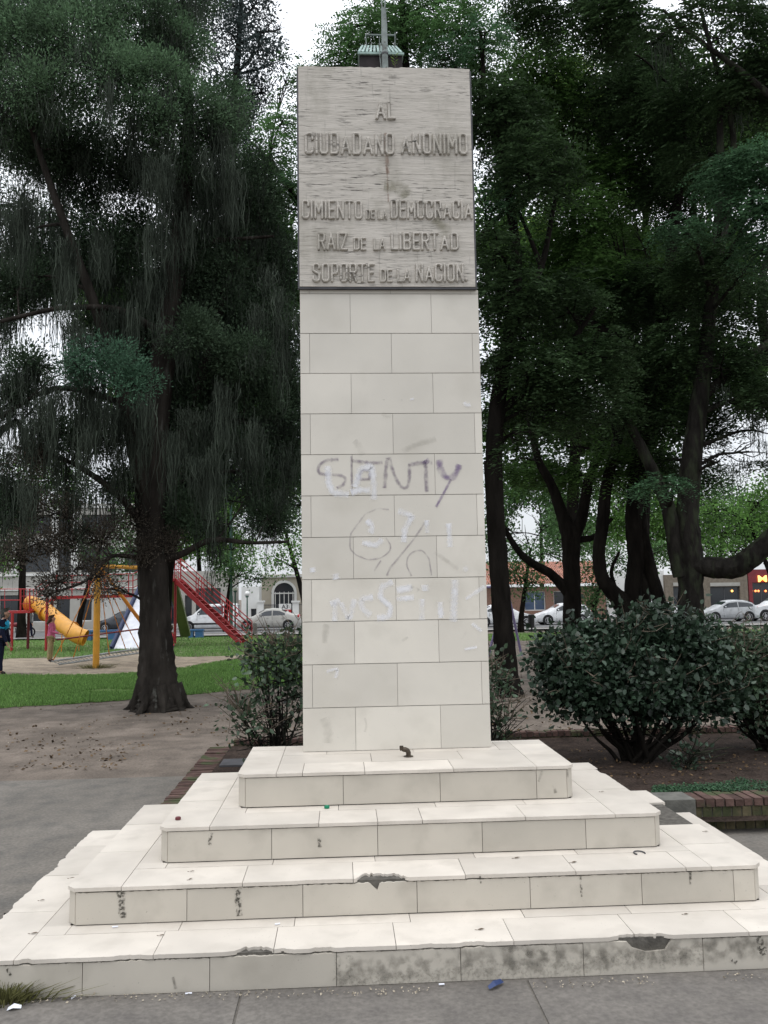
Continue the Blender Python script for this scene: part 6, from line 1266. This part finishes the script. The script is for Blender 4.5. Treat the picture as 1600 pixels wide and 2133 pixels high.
# ------------------------------------------------------------------ buildings across the street
def building(name, label, cat, pxl, pxr, pyt, Y, ops, m, depth=8.0, zb=None, extra=None):
    xl, xr = float(P(pxl, 1260, Y)[0]), float(P(pxr, 1260, Y)[0]); zt__ = float(P((max(0, pxl) + min(1600, pxr)) / 2, pyt, Y)[2]); z0 = tz(Y) - .1 if zb is None else zb
    t = thing(name, label, cat, ((xl + xr) / 2, Y, z0), 0, None, world=True); R_ops = []
    for (a, b, c, d, kind) in ops:
        x0, x1 = float(P(a, c, Y)[0]), float(P(b, c, Y)[0]); z1 = float(P((a + b) / 2, c, Y)[2]); z2 = max(z0 + .02, float(P((a + b) / 2, d, Y)[2])); R_ops.append((x0, x1, z2, z1, kind))
    xs = sorted({xl, xr} | {v for r in R_ops for v in r[:2] if xl < v < xr}); zs = sorted({z0, zt__} | {v for r in R_ops for v in r[2:4] if z0 < v < zt__}); mb = MB()
    for i in range(len(xs) - 1):
        for j in range(len(zs) - 1):
            cx_, cz_ = (xs[i] + xs[i + 1]) / 2, (zs[j] + zs[j + 1]) / 2
            if not any(r[0] < cx_ < r[1] and r[2] < cz_ < r[3] for r in R_ops): mb.add([(xs[i], Y, zs[j]), (xs[i + 1], Y, zs[j]), (xs[i + 1], Y, zs[j + 1]), (xs[i], Y, zs[j + 1])], [(0, 1, 2, 3)])
    for x0, x1, a, b, k in R_ops: mb.add([(x0, Y, a), (x1, Y, a), (x1, Y, b), (x0, Y, b), (x0, Y + .3, a), (x1, Y + .3, a), (x1, Y + .3, b), (x0, Y + .3, b)], [(0, 1, 5, 4), (1, 2, 6, 5), (2, 3, 7, 6), (3, 0, 4, 7)])
    mb.add([(xl, Y, z0), (xl, Y + depth, z0), (xl, Y + depth, zt__), (xl, Y, zt__), (xr, Y, z0), (xr, Y + depth, z0), (xr, Y + depth, zt__), (xr, Y, zt__)], [(0, 1, 2, 3), (4, 5, 6, 7), (1, 5, 6, 2), (3, 2, 6, 7)])
    mb.build('wall', m, t)
    for x0, x1, a, b, k in R_ops:
        fr = MB(); fw_ = .07
        fr.box((x0, Y + .18, a), (x0 + fw_, Y + .25, b)).box((x1 - fw_, Y + .18, a), (x1, Y + .25, b)).box((x0 + fw_, Y + .18, b - fw_), (x1 - fw_, Y + .25, b)).box((x0 + fw_, Y + .18, a), (x1 - fw_, Y + .25, a + fw_))
        if x1 - x0 > 1.2: fr.box(((x0 + x1) / 2 - .03, Y + .19, a + fw_), ((x0 + x1) / 2 + .03, Y + .24, b - fw_))
        w_ = fr.build('window' if k != 'door' else 'door', M['bwhite'] if k in ('white', 'blue', 'door') else M['metal_dark'], t)
        if k == 'shutter':
            sh = MB(); n = 26
            for i in range(n): u = x0 + fw_ + (x1 - x0 - 2 * fw_) * i / n; v = x0 + fw_ + (x1 - x0 - 2 * fw_) * (i + .6) / n; sh.box((u, Y + .16, a + fw_), (v, Y + .20, b - fw_))
            sh.box((x0 + fw_, Y + .205, a + fw_), (x1 - fw_, Y + .215, b - fw_)); sh.build('shutter', M['bwhite'], w_)
        else:
            MB().box((x0 + fw_, Y + .21, a + fw_), (x1 - fw_, Y + .22, b - fw_)).build('pane', M['glass_blue'] if k == 'blue' else M['glass'], w_)
    return t, xl, xr, z0, zt__
BY_ = 61.0
t, xl, xr, z0, z1 = building('stone_building', 'long pale stone building with piers and shop windows behind the playground', 'building', -420, 300, 1050, BY_,
    [(-60, -20, 1245, 1296, 'w'), (0, 40, 1240, 1300, 'w'), (66, 96, 1262, 1296, 'white'), (118, 146, 1246, 1290, 'w'), (167, 192, 1248, 1294, 'white'), (205, 264, 1232, 1302, 'shutter'),
     (-60, 10, 1140, 1192, 'w'), (30, 105, 1140, 1192, 'w'), (122, 146, 1140, 1192, 'w'), (170, 240, 1140, 1192, 'w'), (255, 290, 1140, 1192, 'w'), (30, 105, 1072, 1112, 'w'), (122, 146, 1072, 1112, 'w'), (170, 240, 1072, 1112, 'w')], M['bstone'])
mb = MB()
for pyy in (1196, 1226, 1122, 1056): z = float(P(100, pyy, BY_)[2]); mb.box((xl, BY_ - .12, z - .12), (xr, BY_ - .002, z + .06))
mb.build('cornice', M['bwhite'], t); mb = MB()
for px in (106, 148, 245, 24): a, b = float(P(px, 1200, BY_)[0]), float(P(px + 14, 1200, BY_)[0]); mb.box((a, BY_ - .10, float(P(px, 1195, BY_)[2]) + .07), (b, BY_ - .003, z1 - .1)); mb.build('pier', M['bwhite'], t); mb = MB()
t, xl, xr, z0, z1 = building('stone_building', 'pale stone building end with dark openings behind the white van', 'building', 318, 472, 1190, BY_ + 1, [(330, 372, 1235, 1300, 'w'), (385, 400, 1240, 1290, 'w'), (408, 460, 1225, 1302, 'w')], M['bstone'])
t, xl, xr, z0, z1 = building('garden_wall', 'pale block wall with a grey meter box left of the arched house gate', 'wall', 503, 540, 1222, BY_, [(523, 534, 1268, 1290, 'w')], M['bwhite'], depth=2)
# arched cream house
ay = 66.0
t, xl, xr, z0, z1 = building('cream_house', 'cream house with an arched doorway behind railings left of the pillar', 'house', 545, 700, 1196, ay, [], M['cream'])
ac = P(592, 1240, ay); ar = 26 * mpp(ay); mb = MB(); n = 18
def arc(r, y): return [(ac[0] + r * math.cos(a), y, ac[2] + .2 + r * math.sin(a)) for a in np.linspace(0, math.pi, n)]
for r0_, r1_, y_ in ((ar * .80, ar, ay - .12),):
    A, Bx = arc(r0_, y_), arc(r1_, y_); A2, B2 = arc(r0_, ay - .002), arc(r1_, ay - .002)
    A = [(A[0][0], y_, z0)] + A + [(A[-1][0], y_, z0)]; Bx = [(Bx[0][0], y_, z0)] + Bx + [(Bx[-1][0], y_, z0)]; A2 = [(p[0], ay - .002, p[2]) for p in A]; B2 = [(p[0], ay - .002, p[2]) for p in Bx]
    k = len(A); mb.add(A + Bx + A2 + B2, [(i, i + 1, k + i + 1, k + i) for i in range(k - 1)] + [(k + i, k + i + 1, 3 * k + i + 1, 3 * k + i) for i in range(k - 1)] + [(2 * k + i, 2 * k + i + 1, i + 1, i) for i in range(k - 1)])
mb.build('arch_surround', M['bwhite'], t)
mb = MB(); ap_ = [(ac[0] + ar * .8, z0)] + [(p[0], p[2]) for p in arc(ar * .8, 0)] + [(ac[0] - ar * .8, z0)]; mb.prism(ap_, lambda u, v, w: (u, ay - .03 + w * .02, v), 1); dr = mb.build('door', M['glass'], t)
mb = MB()
for k in range(-2, 3): mb.box((ac[0] + k * ar * .35 - .03, ay - .06, z0), (ac[0] + k * ar * .35 + .03, ay - .035, ac[2] + .3))
mb.box((ac[0] - ar * .79, ay - .061, ac[2] + .12), (ac[0] + ar * .79, ay - .036, ac[2] + .22)); mb.build('glazing_bars', M['bwhite'], dr)
zc = float(P(600, 1200, ay)[2]); MB().box((xl - .1, ay - .2, zc - .1), (xr, ay - .002, zc + .08)).build('cornice', M['bwhite'], t)
# railing and gate piers in front
fy = 60.4; t = thing('iron_fence', 'black iron railing between white gate piers in front of the cream house', 'fence', (float(P(590, 1300, fy)[0]), fy, tz(fy)), 0, None, world=True)
for px in (543, 616): a = P(px - 6.5, 1255, fy); b = P(px + 6.5, 1255, fy); MB().box((a[0], fy - .25, tz(fy)), (b[0], fy + .25, a[2])).box((a[0] - .08, fy - .33, a[2] + .001), (b[0] + .08, fy + .33, a[2] + .14)).build('pier', M['bwhite'], t)
mb = MB(); zr = float(P(580, 1258, fy)[2])
for px in np.arange(551, 609, 2.2): x = float(P(px, 1280, fy)[0]); mb.box((x - .012, fy - .012, tz(fy)), (x + .012, fy + .012, zr))
for px in np.arange(624, 660, 2.2): x = float(P(px, 1280, fy)[0]); mb.box((x - .012, fy - .012, tz(fy)), (x + .012, fy + .012, zr))
a, b = float(P(550, 1280, fy)[0]), float(P(609, 1280, fy)[0]); a2, b2 = float(P(623, 1280, fy)[0]), float(P(660, 1280, fy)[0])
for z in (zr - .1, tz(fy) + .3): mb.box((a, fy - .03, z), (b, fy - .014, z + .04)).box((a2, fy - .03, z), (b2, fy - .014, z + .04))
mb.build('bars', M['metal_dark'], t)
# sign on the gate
def textobj(name, body, size, m, parent, loc, bold=0.0, wid=1.0):
    cu = bpy.data.curves.new(name, 'FONT'); cu.body = body; cu.size = size; cu.extrude = .004; cu.offset = bold; cu.align_x = 'CENTER'; cu.align_y = 'CENTER'; o = bpy.data.objects.new(name, cu); S.collection.objects.link(o); bpy.context.view_layer.update()
    me = bpy.data.meshes.new_from_object(o.evaluated_get(bpy.context.evaluated_depsgraph_get())); bpy.data.objects.remove(o)
    V = np.array([v.co[:] for v in me.vertices]); 
    for v, c in zip(me.vertices, V): v.co = (loc[0] + c[0] * wid, loc[1] - c[2], loc[2] + c[1])
    me.materials.clear(); me.materials.append(m); me.name = name; o = bpy.data.objects.new(name, me); S.collection.objects.link(o); o.parent = parent; return o
sy = fy - .05; a, b = P(581, 1258, sy), P(607, 1277, sy); t = thing('notice_board', 'white and red notice fixed to the railing in front of the arched doorway', 'sign', ((a[0] + b[0]) / 2, sy, b[2]))
cx0 = (a[0] + b[0]) / 2; w = (b[0] - a[0]) / 2; h = a[2] - b[2]
bo = MB().box((-w, -.02, h * .38), (w, 0, h)).build('board', M['bwhite'], t); MB().box((-w, -.021, 0), (w, -.001, h * .378)).build('red_strip', M['lampred'], t)
textobj('lettering', 'A3', h * .62, M['metal_dark'], bo, (0, -.026, h * .68), .01); textobj('lettering', 'A', h * .36, M['bwhite'], bo, (w * .45, -.027, h * .18), .008)
# right side: tiled brick house, white wall, brown shop, red restaurant
t, xl, xr, z0, z1 = building('brick_house', 'low brick house with red tiled roof and white framed windows right of the pillar', 'house', 1000, 1262, 1222, BY_ - .3, [(1092, 1136, 1232, 1272, 'blue'), (1153, 1182, 1231, 1275, 'white')], M['bbrick'])
mb = MB(); r0_ = P(1000, 1224, BY_ - .7); zr0 = float(P(1150, 1216, BY_)[2]); zr1 = float(P(1170, 1170, BY_ + 3)[2]); n = 70
for i in range(n):
    for j in range(9):
        u0 = xl - .3 + (xr - xl + .6) * i / n; u1 = xl - .3 + (xr - xl + .6) * (i + .92) / n; t0, t1 = j / 9, (j + 1.08) / 9
        f = lambda t_: (BY_ - .8 + 4.2 * t_, zr0 + (zr1 - zr0) * t_)
        (ya, za), (yb2, zb2) = f(t0), f(t1); um = (u0 + u1) / 2
        mb.add([(u0, ya, za), (um, ya, za + .09), (u1, ya, za), (u0, yb2, zb2 - .02), (um, yb2, zb2 + .07), (u1, yb2, zb2 - .02)], [(0, 1, 4, 3), (1, 2, 5, 4), (0, 2, 1)])
mb.build('roof', M['tile_roof'], t)
mb = MB()
for (pa, pb, pt) in ((1060, 1092, 1180), ): pass
t, xl, xr, z0, z1 = building('white_wall', 'white rendered wall with a panelled gate behind the crooked trunks', 'wall', 1264, 1386, 1190, BY_ + .4, [(1300, 1330, 1240, 1300, 'shutter'), (1338, 1360, 1222, 1300, 'shutter')], M['bwhite'], depth=3)
t, xl, xr, z0, z1 = building('brown_shop', 'brown rendered shop with two wide dark windows behind the silver hatchback', 'shop', 1388, 1560, 1196, BY_, [(1402, 1432, 1222, 1285, 'w'), (1479, 1541, 1222, 1290, 'w')], M['bbrown'])
mb = MB()
for a_, b_ in ((1402, 1432), (1479, 1541)): a = P(a_, 1213, BY_); b = P(b_, 1213, BY_); mb.box((a[0], BY_ - .06, b[2] - .28), (b[0], BY_ - .003, b[2]))
mb.build('lintel_strip', M['bstone'], t)
t, xl, xr, z0, z1 = building('red_restaurant', 'red fronted restaurant with a glowing sign at the right edge', 'restaurant', 1562, 1720, 1186, BY_, [(1567, 1606, 1213, 1292, 'w'), (1612, 1660, 1213, 1292, 'w')], M['darkred'])
M['neon'] = mat('neon', (1, .6, .2), .5, .3, emit=(1.0, .5, .14), estr=2.0); M['neon_red'] = mat('lamp_glow', (1, .3, .1), .5, .3, emit=(1.0, .25, .08), estr=3.0)
pz = P(1596, 1206, BY_ - .12); textobj('sign_lettering', 'Mo', .75, M['neon'], t, (0, 0, 0), .01, 1.5)
o = [c for c in children(t) if c.name.startswith('sign_lettering')][0]; o.location = (pz[0] - t.location[0], -.12, pz[2] - t.location[2])
for k, px in enumerate((1566, 1574, 1580, 1595)): c = P(px, 1231, BY_ + .1); MB().sphere(c, .09, 8, 6).build('lamp', M['neon_red'], t, True)
c = P(1525, 1231, BY_ + .1); o = MB().sphere(c, .10, 10, 8).build('lamp', M['neon'], None, True); tag(o, 'small glowing lamp inside the wide window of the brown shop', 'lamp')
